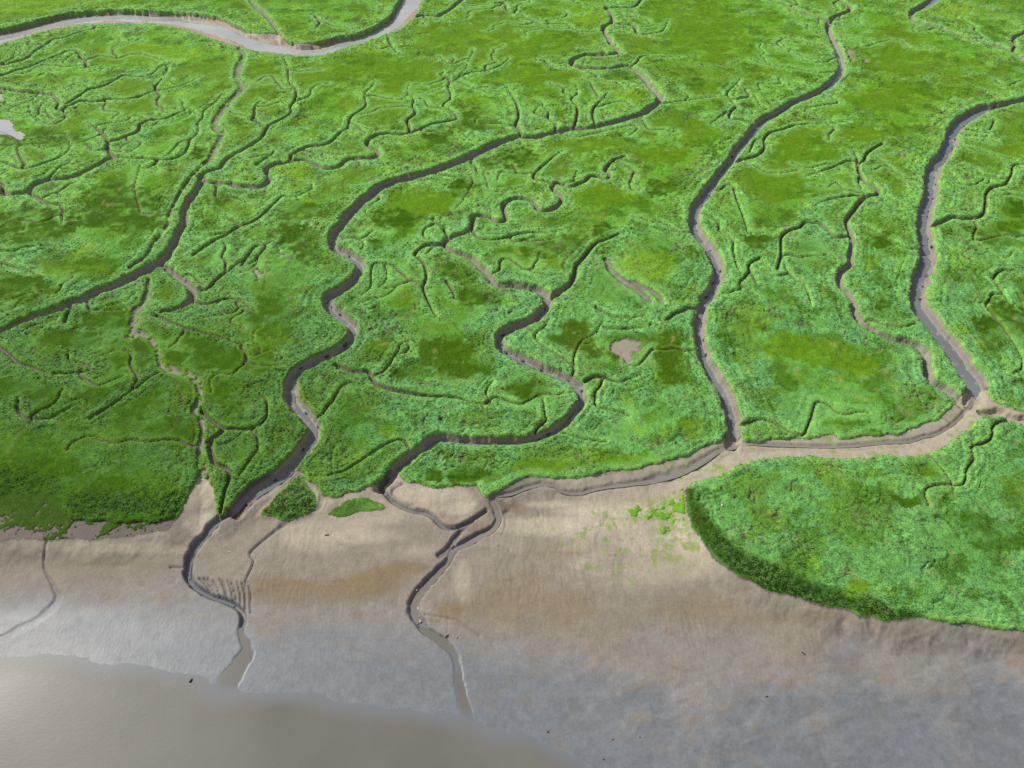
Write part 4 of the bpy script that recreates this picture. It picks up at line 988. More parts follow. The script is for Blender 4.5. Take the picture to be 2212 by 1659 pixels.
wet = np.maximum(wet, pud * 0.95)
wet = np.maximum(wet, 0.55 * in_riv)
wet = np.where(in_mud, wet * (0.85 + 0.3 * m1), wet)
wet = np.where(swl > 0.3, 0.15, wet)
wet = np.where(bare > 0.4, 0.35, wet)
wet = np.clip(wet, 0, 1)

col = col * C3(0.96, 1.02, 1.16)
col = np.where(has[..., None], col, gcol * 0.8)          # bare soil at the foot of the grass edge

# ------------------------------------------------------------------ materials
def new_mat(name):
    m = bpy.data.materials.new(name)
    m.use_nodes = True
    nt = m.node_tree
    bs = nt.nodes['Principled BSDF']
    return m, nt, bs


def nd(nt, kind, **kw):
    n = nt.nodes.new(kind)
    for k, v in kw.items():
        setattr(n, k, v)
    return n


def noise_node(nt, scale, detail=3.0, vec=None, rough=0.55):
    n = nd(nt, 'ShaderNodeTexNoise')
    n.inputs['Scale'].default_value = scale
    n.inputs['Detail'].default_value = detail
    n.inputs['Roughness'].default_value = rough
    if vec is not None:
        nt.links.new(vec, n.inputs['Vector'])
    return n


def ramp(nt, src, a, b, lo, hi):
    n = nd(nt, 'ShaderNodeMapRange')
    n.inputs['From Min'].default_value = a
    n.inputs['From Max'].default_value = b
    n.inputs['To Min'].default_value = lo
    n.inputs['To Max'].default_value = hi
    nt.links.new(src, n.inputs['Value'])
    return n.outputs['Result']


def times(nt, colour, factor):
    n = nd(nt, 'ShaderNodeVectorMath', operation='SCALE')
    nt.links.new(colour, n.inputs[0])
    nt.links.new(factor, n.inputs['Scale'])
    return n.outputs['Vector']


def mud_material():
    m, nt, bs = new_mat('tidal_mud')
    geo = nd(nt, 'ShaderNodeNewGeometry')
    at = nd(nt, 'ShaderNodeAttribute', attribute_name='tone')
    aw = nd(nt, 'ShaderNodeAttribute', attribute_name='wet')
    n1 = noise_node(nt, 2.2, 5, geo.outputs['Position'], 0.65)
    f1 = ramp(nt, n1.outputs['Fac'], 0.3, 0.7, 0.88, 1.12)
    nt.links.new(times(nt, at.outputs['Color'], f1), bs.inputs['Base Color'])
    nt.links.new(ramp(nt, aw.outputs['Fac'], 0.0, 1.0, 0.88, 0.40), bs.inputs['Roughness'])
    bs.inputs['IOR'].default_value = 1.36
    nt.links.new(ramp(nt, aw.outputs['Fac'], 0.0, 1.0, 0.2, 0.42), bs.inputs['Specular IOR Level'])
    mp = nd(nt, 'ShaderNodeMapping')
    mp.inputs['Scale'].default_value = (1.7, 0.6, 1)
    nt.links.new(geo.outputs['Position'], mp.inputs['Vector'])
    n2 = noise_node(nt, 1.6, 6, mp.outputs['Vector'], 0.62)
    b = nd(nt, 'ShaderNodeBump')
    b.inputs['Distance'].default_value = 0.22
    nt.links.new(ramp(nt, aw.outputs['Fac'], 0.0, 0.9, 0.32, 0.10), b.inputs['Strength'])
    nt.links.new(n2.outputs['Fac'], b.inputs['Height'])
    nt.links.new(b.outputs['Normal'], bs.inputs['Normal'])
    return m


def grass_material():
    m, nt, bs = new_mat('marsh_sward')
    geo = nd(nt, 'ShaderNodeNewGeometry')
    at = nd(nt, 'ShaderNodeAttribute', attribute_name='tone')
    n1 = noise_node(nt, 4.0, 4, geo.outputs['Position'], 0.7)
    f1 = ramp(nt, n1.outputs['Fac'], 0.3, 0.7, 0.62, 1.30)
    nt.links.new(times(nt, at.outputs['Color'], f1), bs.inputs['Base Color'])
    bs.inputs['Roughness'].default_value = 0.85
    bs.inputs['Specular IOR Level'].default_value = 0.04
    n2 = noise_node(nt, 3.0, 5, geo.outputs['Position'], 0.7)
    b = nd(nt, 'ShaderNodeBump')
    b.inputs['Distance'].default_value = 0.35
    b.inputs['Strength'].default_value = 0.55
    nt.links.new(n2.outputs['Fac'], b.inputs['Height'])
    nt.links.new(b.outputs['Normal'], bs.inputs['Normal'])
    return m


def blade_material():
    m, nt, bs = new_mat('grass_blades')
    at = nd(nt, 'ShaderNodeAttribute', attribute_name='tone', attribute_type='INSTANCER')
    bs.inputs['Roughness'].default_value = 0.6
    bs.inputs['Specular IOR Level'].default_value = 0.12
    nt.links.new(at.outputs['Color'], bs.inputs['Base Color'])
    tr = nd(nt, 'ShaderNodeBsdfTranslucent')
    nt.links.new(at.outputs['Color'], tr.inputs['Color'])
    mx = nd(nt, 'ShaderNodeMixShader')
    mx.inputs['Fac'].default_value = 0.3
    out = nt.nodes['Material Output']
    nt.links.new(bs.outputs[0], mx.inputs[1])
    nt.links.new(tr.outputs[0], mx.inputs[2])
    nt.links.new(mx.outputs[0], out.inputs['Surface'])
    return m


def water_material(name, colour, rough, scale, strength):
    m, nt, bs = new_mat(name)
    geo = nd(nt, 'ShaderNodeNewGeometry')
    bs.inputs['IOR'].default_value = 1.33
    bs.inputs['Roughness'].default_value = rough
    n0 = noise_node(nt, 0.05, 3, geo.outputs['Position'], 0.5)
    c = nd(nt, 'ShaderNodeRGB')
    c.outputs[0].default_value = (*colour, 1)
    nt.links.new(times(nt, c.outputs[0], ramp(nt, n0.outputs['Fac'], 0.3, 0.7, 0.85, 1.15)), bs.inputs['Base Color'])
    mp = nd(nt, 'ShaderNodeMapping')
    mp.inputs['Rotation'].default_value = (0, 0, 0.5)
    mp.inputs['Scale'].default_value = (1.0, 2.2, 1)
    nt.links.new(geo.outputs['Position'], mp.inputs['Vector'])
    n2 = noise_node(nt, scale, 4, mp.outputs['Vector'], 0.6)
    b = nd(nt, 'ShaderNodeBump')
    b.inputs['Distance'].default_value = 0.10
    b.inputs['Strength'].default_value = strength
    nt.links.new(n2.outputs['Fac'], b.inputs['Height'])
    nt.links.new(b.outputs['Normal'], bs.inputs['Normal'])
    return m, nt, bs


MUD_M = mud_material()
GRASS_M = grass_material()
BLADE_M = blade_material()

# ------------------------------------------------------------------ mesh helpers
def make_mesh(name, verts, faces, attrs=None, smooth=True):
    me = bpy.data.meshes.new(name)
    nv, nf = len(verts), len(faces)
    me.vertices.add(nv)
    me.vertices.foreach_set('co', np.ascontiguousarray(verts, np.float32).ravel())
    if nf:
        k = faces.shape[1]
        me.loops.add(nf * k)
        me.loops.foreach_set('vertex_index', np.ascontiguousarray(faces, np.int32).ravel())
        me.polygons.add(nf)
        me.polygons.foreach_set('loop_start', np.arange(0, nf * k, k, dtype=np.int32))
    me.update(calc_edges=True)
    if nf and smooth:
        me.polygons.foreach_set('use_smooth', np.ones(nf, bool))
    for an, (typ, data) in (attrs or {}).items():
        a = me.attributes.new(an, typ, 'POINT')
        if typ == 'FLOAT_COLOR':
            d4 = np.ones((nv, 4), np.float32)
            d4[:, :3] = data
            a.data.foreach_set('color', d4.ravel())
        elif typ == 'FLOAT':
            a.data.foreach_set('value', np.ascontiguousarray(data, np.float32).ravel())
        elif typ == 'FLOAT_VECTOR':
            a.data.foreach_set('vector', np.ascontiguousarray(data, np.float32).ravel())
    return me


def link(name, me, mat=None, parent=None, label=None, category=None, kind=None, group=None):
    o = bpy.data.objects.new(name, me)
    COL.objects.link(o)
    if mat is not None:
        me.materials.append(mat)
    if parent is not None:
        o.parent = parent
    if label:
        o['label'] = label
    if category:
        o['category'] = category
    if kind:
        o['kind'] = kind
    if group:
        o['group'] = group
    return o


IDX = np.arange(NR * NC).reshape(NR, NC)
QUADS = np.stack([IDX[1:, :-1], IDX[1:, 1:], IDX[:-1, 1:], IDX[:-1, :-1]], -1).reshape(-1, 4)


def submesh(name, zfield, qmask, colour, extra=None):
    f = QUADS[qmask.ravel()]
    used, inv = np.unique(f.ravel(), return_inverse=True)
    vv = np.stack([XW.ravel()[used], YW.ravel()[used], zfield.ravel()[used]], -1)
    at = {'tone': ('FLOAT_COLOR', colour.reshape(-1, 3)[used])}
    for k, d in (extra or {}).items():
        at[k] = ('FLOAT', d.ravel()[used])
    return make_mesh(name, vv, inv.reshape(-1, 4).astype(np.int32), at)


def quad_any(m):
    return m[1:, :-1] | m[1:, 1:] | m[:-1, 1:] | m[:-1, :-1]


def quad_all(m):
    return m[1:, :-1] & m[1:, 1:] & m[:-1, 1:] & m[:-1, :-1]


# ------------------------------------------------------------------ ground sheet
deep_in = (grow > 1.6) & has & (veg > 0.25)
g_mask = ~quad_all(deep_in)
me = submesh('ground', ground, g_mask, gcol, {'wet': wet})
link('ground', me, MUD_M, kind='structure', label='bare tidal mud and creek beds between the marsh blocks')
# the soil under the closed grass, coarser
ST2 = 8
sub = (slice(None, None, ST2), slice(None, None, ST2))
xs_, ys_ = XW[sub], YW[sub]
zs_ = np.full(xs_.shape, -4.6)
nr_, nc_ = xs_.shape
I2 = np.arange(nr_ * nc_).reshape(nr_, nc_)
f2 = np.stack([I2[1:, :-1], I2[1:, 1:], I2[:-1, 1:], I2[:-1, :-1]], -1).reshape(-1, 4)
far = np.array([(-6000, -3000, -4.8), (6000, -3000, -4.8), (6000, 9000, -4.8), (-6000, 9000, -4.8)], float)
v2 = np.vstack([np.stack([xs_.ravel(), ys_.ravel(), zs_.ravel()], -1), far])
f2 = np.vstack([f2, [[nr_ * nc_, nr_ * nc_ + 1, nr_ * nc_ + 2, nr_ * nc_ + 3]]])
me = make_mesh('subsoil', v2, f2.astype(np.int32), {'tone': ('FLOAT_COLOR', np.tile(C3(.12, .10, .08), (len(v2), 1))), 'wet': ('FLOAT', np.full(len(v2), .3))})
link('terrain', me, MUD_M, kind='structure', label='dark subsoil under the marsh reaching to the horizon')
# marsh that goes on beyond the surveyed area, up to the horizon and to both sides
yt, yb = YR[0], to_ground(0, 3 * SY - 900)[1]
xl_t, xr_t = XW[0, 0], XW[0, -1]
rb = np.searchsorted(gys, 3 * SY - 900)
vv, ff = [], []


def strip(poly):
    b = len(vv)
    vv.extend([(x, y, -0.12) for x, y in poly])
    ff.append([b, b + 1, b + 2, b + 3])


strip([(-6000, yt - 2), (6000, yt - 2), (6000, 9000), (-6000, 9000)])
strip([(-6000, YR[rb]), (XW[rb, 0] + 0.5, YR[rb]), (xl_t + 0.5, yt - 2), (-6000, yt - 2)])
strip([(XW[rb, -1] - 0.5, YR[rb]), (6000, YR[rb]), (6000, yt - 2), (xr_t - 0.5, yt - 2)])
me = make_mesh('marsh_plain', np.array(vv, float), np.array(ff, np.int32), {'tone': ('FLOAT_COLOR', np.tile(C3(.09, .22, .035), (len(vv), 1)))})
link('field', me, GRASS_M, kind='structure', label='green marsh plain continuing beyond the creeks')

# ------------------------------------------------------------------ water
bay_m, nt, bs = water_material('bay_water', (.110, .106, .093), 0.27, 1.1, 0.10)
bs.inputs['Specular IOR Level'].default_value = 0.24
ad = nd(nt, 'ShaderNodeAttribute', attribute_name='deep')
at_ = nd(nt, 'ShaderNodeAttribute', attribute_name='tone')
mxc = nd(nt, 'ShaderNodeMix', data_type='RGBA')
old = bs.inputs['Base Color'].links[0].from_socket
nt.links.new(ramp(nt, ad.outputs['Fac'], 0.0, 0.14, 0.0, 1.0), mxc.inputs[0])
nt.links.new(at_.outputs['Color'], mxc.inputs[6])
nt.links.new(old, mxc.inputs[7])
nt.links.new(mxc.outputs[2], bs.inputs['Base Color'])
nt.links.new(ramp(nt, ad.outputs['Fac'], 0.0, 0.20, 0.42, 0.36), bs.inputs['Roughness'])
creek_m, _, _ = water_material('creek_water', (.118, .126, .134), 0.05, 1.2, 0.06)
river_m, _, _ = water_material('river_water', (.265, .265, .260), 0.03, 0.6, 0.05)

below = in_mud & (((ground < WATER_Z + 0.02) & (sdw < 14)) | (sdw < 0.3)) & (GY > 2 * SY + 700)
qm = quad_any(below)
me = submesh('water', np.full((NR, NC), WATER_Z), qm, mcol, {'deep': np.clip(WATER_Z - ground, 0, 2)})
link('water', me, bay_m, kind='structure', label='shallow grey-brown tidal water along the bottom of the mudflat')


def ribbon(x, y, hw, z, n=4):
    x, y, hw, z = map(np.asarray, (x, y, hw, z))
    tx, ty = np.gradient(x), np.gradient(y)
    L = np.hypot(tx, ty) + 1e-9
    nx, ny = -ty / L, tx / L
    V = []
    for k in range(n + 1):
        f = -1 + 2 * k / n
        V.append(np.stack([x + nx * hw * f, y + ny * hw * f, z], -1))
    V = np.stack(V, 1)
    m = len(x)
    I = np.arange(m * (n + 1)).reshape(m, n + 1)
    F = np.stack([I[:-1, :-1], I[:-1, 1:], I[1:, 1:], I[1:, :-1]], -1).reshape(-1, 4)
    return V.reshape(-1, 3), F.astype(np.int32)


def sample(A, x, y):
    gy = np.array([row_of(v_) for v_ in np.atleast_1d(y)])
    r = np.clip(np.interp(gy, gys, np.arange(NR)), 0, NR - 1.001)
    kk = np.interp(gy, gys, KK)
    c = np.clip(np.interp(np.atleast_1d(x) / kk * FOC + CX, gxs, np.arange(NC)), 0, NC - 1.001)
    r0, c0 = r.astype(int), c.astype(int)
    fr, fc = r - r0, c - c0
    return (A[r0, c0] * (1 - fc) + A[r0, c0 + 1] * fc) * (1 - fr) + (A[r0 + 1, c0] * (1 - fc) + A[r0 + 1, c0 + 1] * fc) * fr


def smooth1(a, n):
    k = np.ones(n) / n
    return np.convolve(np.pad(a, n // 2, mode='edge'), k, 'valid')[:len(a)]


def creek_water(line, a, b, share, rise, label, mat, name='creek_water'):
    x, y, hw = LINES[line]
    n = len(x)
    i0, i1 = int(a * n), int(b * n)
    x, y, hw = x[i0:i1], y[i0:i1], hw[i0:i1]
    z = smooth1(sample(ground, x, y), 9) + rise
    V, F = ribbon(x, y, hw * share, z)
    link(name, make_mesh(name, V, F), mat, kind='structure', label=label)


V, F = ribbon(xr, yr, hr * 1.15, np.full(len(xr), -2.34), 6)
link('water', make_mesh('water', V, F), river_m, kind='structure', label='wide pale river bending across the top left corner')
for k, lab in ((1, 'small pale pool at the left edge above the larger one'), (2, 'ragged pale pool in the grass at the left edge')):
    P = catmull(BARE[k], 20, True)[:, :2]
    cxp, cyp = P.mean(0)
    P = (P - (cxp, cyp)) * 1.06 + (cxp, cyp)
    px_, py_ = to_ground(P[:, 0], P[:, 1], SOIL)
    z_ = float(sample(ground, px_, py_).mean()) + 0.06
    V = np.vstack([np.stack([px_, py_, np.full(len(px_), z_)], -1), [[px_.mean(), py_.mean(), z_]]])
    n_ = len(px_)
    F = np.array([[i, (i + 1) % n_, n_] for i in range(n_)], np.int32)
    if V[:, 1].size:
        link('water', make_mesh('water', V, F), river_m, kind='structure', label=lab)
creek_water('s', 0.12, 0.60, 0.72, 0.10, 'blue-grey water in the long creek right of centre', creek_m, 'water')
creek_water('u', 0.30, 0.985, 0.60, 0.08, 'shallow water in the broad creek near the right edge', creek_m, 'water')
creek_water('i', 0.12, 0.34, 0.40, 0.09, 'narrow water in the dark creek at the left', creek_m, 'water')
creek_water('v', 0.0, 0.22, 0.7, 0.15, 'pale water in the creek at the top right corner', creek_m, 'water')
creek_water('j', 0.05, 0.60, 0.5, 0.08, 'thin water in the small winding creek upper left of centre', creek_m, 'water')
creek_water('c', 0.35, 0.75, 0.5, 0.08, 'thin water in the little hooked creek at the left edge', creek_m, 'water')
creek_water('t', 0.35, 0.60, 0.5, 0.08, 'thin water in the narrow creek between the two right creeks', creek_m, 'water')
creek_water('p', 0.10, 0.34, 0.5, 0.08, 'thin water in the winding creek at the top centre', creek_m, 'water')
creek_water('p', 0.62, 0.985, 0.30, 0.07, 'water thread on the bed of the lower first winding creek', creek_m, 'water')
creek_water('q', 0.40, 0.985, 0.34, 0.07, 'water thread on the bed of the second winding creek', creek_m, 'water')
creek_water('g', 0.30, 0.65, 0.40, 0.07, 'water thread in the dark creek running in from the left edge', creek_m, 'water')
creek_water('s', 0.62, 0.98, 0.30, 0.07, 'water thread on the lower bed of the long creek right of centre', creek_m, 'water')
chan_m, _, _ = water_material('silty_water', (.150, .140, .126), 0.12, 1.2, 0.06)
creek_water('estuary', 0.0, 0.86, 0.52, 0.10, 'grey-brown stream down the estuary channel and across the sand', chan_m, 'water')
creek_water('west_mouth', 0.12, 0.60, 0.36, 0.10, 'thin stream crossing the mud from the left creek mouth', creek_m, 'water')

# ------------------------------------------------------------------ the grass, one object for each marsh block
SEEDS = [
    ('marsh_grass', 'green marsh north of the river at the top left', 1, 2000, 40),
    ('marsh_grass', 'marsh block below the river bend with many thin rills', 1, 800, 500),
    ('marsh_grass', 'marsh block at the left edge between the two dark creeks', 1, 700, 1350),
    ('marsh_grass', 'broad marsh at the top centre right of the muddy swale', 2, 900, 300),
    ('marsh_grass', 'marsh strip between the winding creek and the straight diagonal creek', 1, 1900, 1500),
    ('marsh_grass', 'central marsh block between the first and the second winding creek', 5, 300, 500),
    ('marsh_grass', 'marsh block with the round mound left of the long creek', 5, 1900, 300),
    ('marsh_grass', 'marsh block right of the long creek and left of the broad creek', 6, 600, 500),
    ('marsh_grass', 'marsh at the top right between the long creek and the corner creek', 3, 1700, 400),
    ('marsh_grass', 'marsh at the right edge beyond the broad creek', 6, 2050, 500),
    ('marsh_grass', 'lower right marsh tongue below the estuary channel', 9, 1300, 200),
    ('marsh_grass', 'marsh at the left below the wide dark creek', 4, 400, 550),
    ('marsh_grass', 'marsh between the pale swale and the first winding creek', 4, 1600, 420),
    ('marsh_grass', 'dark green marsh in the lower left above the reed belt', 4, 700, 1250),
    ('marsh_grass', 'marsh wedge between the pale swale and the left creek mouth', 4, 1650, 1250),
]
ST3 = 3
ok3 = ((grow > 0.15) & ~in_mud)[::ST3, ::ST3]
lab3 = np.full(ok3.shape, -1, np.int16)
for si, (_, _, sh, px, py) in enumerate(SEEDS):
    q = g(sh, [(px, py)])[0]
    r = int(np.searchsorted(gys, q[1]) / ST3)
    c = int(np.searchsorted(gxs, q[0]) / ST3)
    lab3[r - 1:r + 2, c - 1:c + 2] = si
for it in range(900):
    before = (lab3 < 0).sum()
    for sh_ in ((1, 0), (-1, 0), (0, 1), (0, -1)):
        nb = np.full_like(lab3, -1)
        a0, a1 = sh_
        src = lab3[max(0, -a0):lab3.shape[0] - max(0, a0), max(0, -a1):lab3.shape[1] - max(0, a1)]
        nb[max(0, a0):lab3.shape[0] - max(0, -a0), max(0, a1):lab3.shape[1] - max(0, -a1)] = src
        take = (lab3 < 0) & ok3 & (nb >= 0)
        lab3[take] = nb[take]
    if (lab3 < 0).sum() == before:
        break
for it in range(400):                      # creek edges and leftovers take their neighbour's block
    if not (lab3 < 0).any():
        break
    for sh_ in ((1, 0), (-1, 0), (0, 1), (0, -1)):
        nb = np.full_like(lab3, -1)
        a0, a1 = sh_
        src = lab3[max(0, -a0):lab3.shape[0] - max(0, a0), max(0, -a1):lab3.shape[1] - max(0, a1)]
        nb[max(0, a0):lab3.shape[0] - max(0, -a0), max(0, a1):lab3.shape[1] - max(0, -a1)] = src
        take = (lab3 < 0) & (nb >= 0)
        lab3[take] = nb[take]
block = np.repeat(np.repeat(lab3, ST3, 0), ST3, 1)[:NR, :NC]
NB = len(SEEDS)
owner = np.where(region >= 0, region + NB, block)

# ---- tuft prototypes for the blades (kept out of the scene, used only as instances)
def tuft_mesh(name, n, lean, spread, seed, width=0.09):
    r = random.Random(seed)
    V, F = [], []
    for k in range(n):
        a = r.uniform(-spread, spread)
        bx, by = r.uniform(-.32, .32), r.uniform(-.32, .32)
        L = r.uniform(.6, 1.0)
        le = lean * r.uniform(.5, 1.3)
        dx, dy = math.cos(a), math.sin(a)
        px, py = -dy, dx
        w = width * r.uniform(.7, 1.4)
        base = len(V)
        for (t, ww) in ((0, 1.0), (.45, .85), (.8, .5), (1.0, .06)):
            out = le * t * t * L
            z = L * (t - 0.42 * le * t * t) * 0.62
            V.append((bx + dx * out + px * w * ww, by + dy * out + py * w * ww, z - .12))
            V.append((bx + dx * out - px * w * ww, by + dy * out - py * w * ww, z - .12))
        for s in range(3):
            b0 = base + s * 2
            F.append((b0, b0 + 1, b0 + 3, b0 + 2))
    return make_mesh(name, np.array(V), np.array(F, np.int32), smooth=False)


protos = bpy.data.collections.new('grass_tufts')
for k, (n, lean, spread) in enumerate(((9, 1.0, .7), (8, 1.2, .5), (9, .6, 3.14), (7, .85, 1.1))):
    mesh_ = tuft_mesh('tuft', n, lean, spread, 40 + k)
    mesh_.materials.append(BLADE_M)
    protos.objects.link(bpy.data.objects.new('tuft', mesh_))


def tuft_tree():
    t = bpy.data.node_groups.new('grass_blades', 'GeometryNodeTree')
    t.interface.new_socket('Geometry', in_out='INPUT', socket_type='NodeSocketGeometry')
    t.interface.new_socket('Geometry', in_out='OUTPUT', socket_type='NodeSocketGeometry')
    gi, go = t.nodes.new('NodeGroupInput'), t.nodes.new('NodeGroupOutput')
    m2p = t.nodes.new('GeometryNodeMeshToPoints')
    iop = t.nodes.new('GeometryNodeInstanceOnPoints')
    ci = t.nodes.new('GeometryNodeCollectionInfo')
    ci.inputs['Collection'].default_value = protos
    ci.inputs['Separate Children'].default_value = True
    ci.inputs['Reset Children'].default_value = True
    ar = t.nodes.new('GeometryNodeInputNamedAttribute')
    ar.data_type = 'FLOAT_VECTOR'
    ar.inputs['Name'].default_value = 'turn'
    asz = t.nodes.new('GeometryNodeInputNamedAttribute')
    asz.data_type = 'FLOAT'
    asz.inputs['Name'].default_value = 'size'
    e2r = t.nodes.new('FunctionNodeEulerToRotation')
    L = t.links.new
    L(gi.outputs[0], m2p.inputs['Mesh'])
    L(m2p.outputs['Points'], iop.inputs['Points'])
    L(ci.outputs[0], iop.inputs['Instance'])
    iop.inputs['Pick Instance'].default_value = True
    L(ar.outputs['Attribute'], e2r.inputs[0])
    L(e2r.outputs[0], iop.inputs['Rotation'])
    L(asz.outputs['Attribute'], iop.inputs['Scale'])
    L(iop.outputs[0], go.inputs[0])
    return t


TREE = tuft_tree()
zc_ = canopy.copy()
zc_[~has] = (ground - 0.12)[~has]
# the edge blades hang over the creek lips
sel = RNG.random((NR, NC))
gxx, gyy = np.gradient(canopy)[1], np.gradient(canopy)[0]
dens = 0.36 + 0.24 * tall
in_view = (GX > -420) & (GX < 3 * SX + 420) & (GY > -260)
tuft_at = has & (veg > 0.12) & (grow > 0.22) & (rills < 0.4) & (sel < dens) & in_view
TOTAL = 0
names = [(s_[0], s_[1], None) for s_ in SEEDS] + [(p_[0], p_[1], p_[2]) for p_ in PATCH]
qhas = quad_any(has)
owner_q = owner[:-1, :-1]
for oi, (nm, lab, kd) in enumerate(names):
    qm = qhas & (owner_q == oi)
    if not qm.any():
        print('empty', nm, lab)
        continue
    me = submesh(nm, zc_, qm, col)
    o = link(nm, me, GRASS_M, kind='stuff', label=lab)
    pick = tuft_at & (owner == oi)
    r_, c_ = np.nonzero(pick)
    n = len(r_)
    if n == 0:
        continue
    TOTAL += n
    px_sz = KK[r_] / FOC * 7.5                       # metres between grid points here
    x = XW[r_, c_] + (RNG.random(n) - .5) * px_sz
    y = YW[r_, c_] + (RNG.random(n) - .5) * px_sz * 1.4
    z = canopy[r_, c_] - 0.04
    t_ = tall[r_, c_]
    size = (0.24 + 0.22 * t_ + 0.30 * reed[r_, c_]) * (0.7 + 0.6 * RNG.random(n)) * (0.75 + 0.5 * np.clip(YW[r_, c_] / 300, 0, 1))
    size = np.where(low[r_, c_] > 0.5, size * 0.45, size)
    size = np.minimum(size, 0.20 + 0.45 * np.maximum(grow[r_, c_], 0))
    turn = np.zeros((n, 3))
    turn[:, 2] = ang[r_, c_] + RNG.normal(0, 0.45, n)
    turn[:, 0] = RNG.normal(0, 0.12, n)
    rnd = RNG.random(n)
    cc = col[r_, c_] * (0.66 + 0.85 * rnd ** 1.6)[:, None] * 1.10
    hi = (rnd > 0.55) * t_ * 0.45
    cc = cc + (C3(.240, .410, .120) - cc) * hi[:, None]
    pts = make_mesh('blades', np.stack([x, y, z], -1), np.zeros((0, 4), np.int32),
                    {'tone': ('FLOAT_COLOR', cc), 'size': ('FLOAT', size), 'turn': ('FLOAT_VECTOR', turn)})
    b = link('blades', pts, None, parent=o, kind='stuff')
    md = b.modifiers.new('blades', 'NODES')
    md.node_group = TREE
print('tufts', TOTAL)

# ------------------------------------------------------------------ slumped tussocks, stones and driftwood
import bmesh


def spot(px, py):
    """photo survey mark (4032 x 3024 sheet) -> point on the ground surface"""
    gx, gy = px * 3 * SX / 4032, py * 3 * SY / 3024
    z = -2.0
    for _ in range(4):
        x, y = to_ground(gx, gy, z)
        z = float(sample(np.where(has, canopy, ground), np.array([x]), np.array([y]))[0])
    return x, y, z


def plain(name, colour, rough=0.8, bump=0.3, scale=6.0):
    m, nt, bs = new_mat(name)
    geo = nd(nt, 'ShaderNodeNewGeometry')
    n = noise_node(nt, scale, 4, geo.outputs['Position'], 0.65)
    c = nd(nt, 'ShaderNodeRGB')
    c.outputs[0].default_value = (*colour, 1)
    nt.links.new(times(nt, c.outputs[0], ramp(nt, n.outputs['Fac'], 0.3, 0.7, 0.7, 1.25)), bs.inputs['Base Color'])
    bs.inputs['Roughness'].default_value = rough
    b = nd(nt, 'ShaderNodeBump')
    b.inputs['Strength'].default_value = bump
    b.inputs['Distance'].default_value = 0.05
    nt.links.new(n.outputs['Fac'], b.inputs['Height'])
    nt.links.new(b.outputs['Normal'], bs.inputs['Normal'])
    return m


PALE_STONE = plain('pale_stone', (.30, .27, .23))
WHITE_SPECK = plain('white_speck', (.75, .72, .62))
DARK_WOOD = plain('wet_wood', (.020, .018, .020), 0.5)
CLOD = plain('mud_clod', (.17, .125, .085))
TUSSOCK_M = plain('tussock_grass', (.040, .066, .018), 0.8, 0.6, 9.0)


def rock_mesh(name, sx, sy, sz, seed, rough=0.28, sub=2):
    r = random.Random(seed)
    bm = bmesh.new()
    bmesh.ops.create_icosphere(bm, subdivisions=sub, radius=1)
    for v_ in bm.verts:
        f = 1 + r.uniform(-rough, rough)
        flat = max(v_.co.z, -0.35)
        v_.co = Vector((v_.co.x * sx * f, v_.co.y * sy * f, flat * sz * f))
    me_ = bpy.data.meshes.new(name)
    bm.to_mesh(me_)
    bm.free()
    return me_


STONES = [
    (1641, 2325, .34, .24, .28, .3, PALE_STONE, 'pale_boulder', 'pale boulder in the sand stream near the top of its leftward bend', 'boulder'),
    (1656, 2446, .36, .30, .32, 1.0, PALE_STONE, 'pale_boulder', 'round pale boulder on the left edge of the sand stream below its bend', 'boulder'),
    (1703, 2310, .30, .28, .24, .2, PALE_STONE, 'pale_boulder', 'pale boulder on the right lip of the sand stream above its bend', 'boulder'),
    (1647, 2398, .22, .55, .26, .5, PALE_STONE, 'pale_slab', 'long pale slab on the right side of the sand stream at its bend', 'stone'),
    (1652, 2428, .18, .20, .16, .0, PALE_STONE, 'pale_stone', 'small pale stone below the long slab at the stream bend', 'stone'),
    (1708, 2518, .24, .22, .2, .3, CLOD, 'mud_clod', 'mud clod left of the sand stream, left of a close pair', 'clod'),
    (1719, 2518, .22, .2, .18, .9, CLOD, 'mud_clod', 'mud clod left of the sand stream, right of a close pair', 'clod'),
    (1757, 2503, .42, .34, .34, .4, CLOD, 'mud_clod', 'largest broken mud clod on the right bank of the lower sand stream', 'clod'),
    (1764, 2496, .22, .2, .2, .4, PALE_STONE, 'pale_stone', 'small pale stone touching the largest mud clod', 'stone'),
    (1797, 2509, .26, .24, .22, .7, PALE_STONE, 'pale_stone', 'pale stone at the left end of a small puddle', 'stone'),
    (1781, 2153, .62, .45, .4, .7, CLOD, 'mud_clod', 'brown clod of fallen bank above the junction of the sand streams', 'clod'),
    (748, 2281, .45, .4, .38, .2, CLOD, 'mud_clod', 'grey clod at the sharp bend of the left mud stream', 'clod'),
    (902, 2173, .12, .10, .12, 0, WHITE_SPECK, 'white_speck', 'tiny white stone on tan mud right of the left stream mouth', 'stone'),
    (1208, 2206, .11, .10, .12, 0, WHITE_SPECK, 'white_speck', 'tiny white stone on tan mud between the two stream mouths', 'stone'),
    (2156, 2881, .26, .20, .34, .5, CLOD, 'mud_clod', 'dark clod with a short pool beside it at the bottom centre', 'clod'),
    (2412, 2911, .20, .16, .22, .5, CLOD, 'mud_clod', 'small clod on the wet flat, third of the bottom row', 'clod'),
    (2376, 2989, .20, .16, .22, .5, CLOD, 'mud_clod', 'small clod nearest the bottom edge right of centre', 'clod'),
    (2518, 2902, .16, .14, .2, .5, CLOD, 'mud_clod', 'small clod on the wet flat, rightmost of the bottom row', 'clod'),
    (2843, 1990, .24, .22, .26, .5, WHITE_SPECK, 'white_speck', 'tiny white object lying in the grass of the lower right marsh', 'stone'),  # unidentified white speck, likely a bird, modelled as a small lump
]
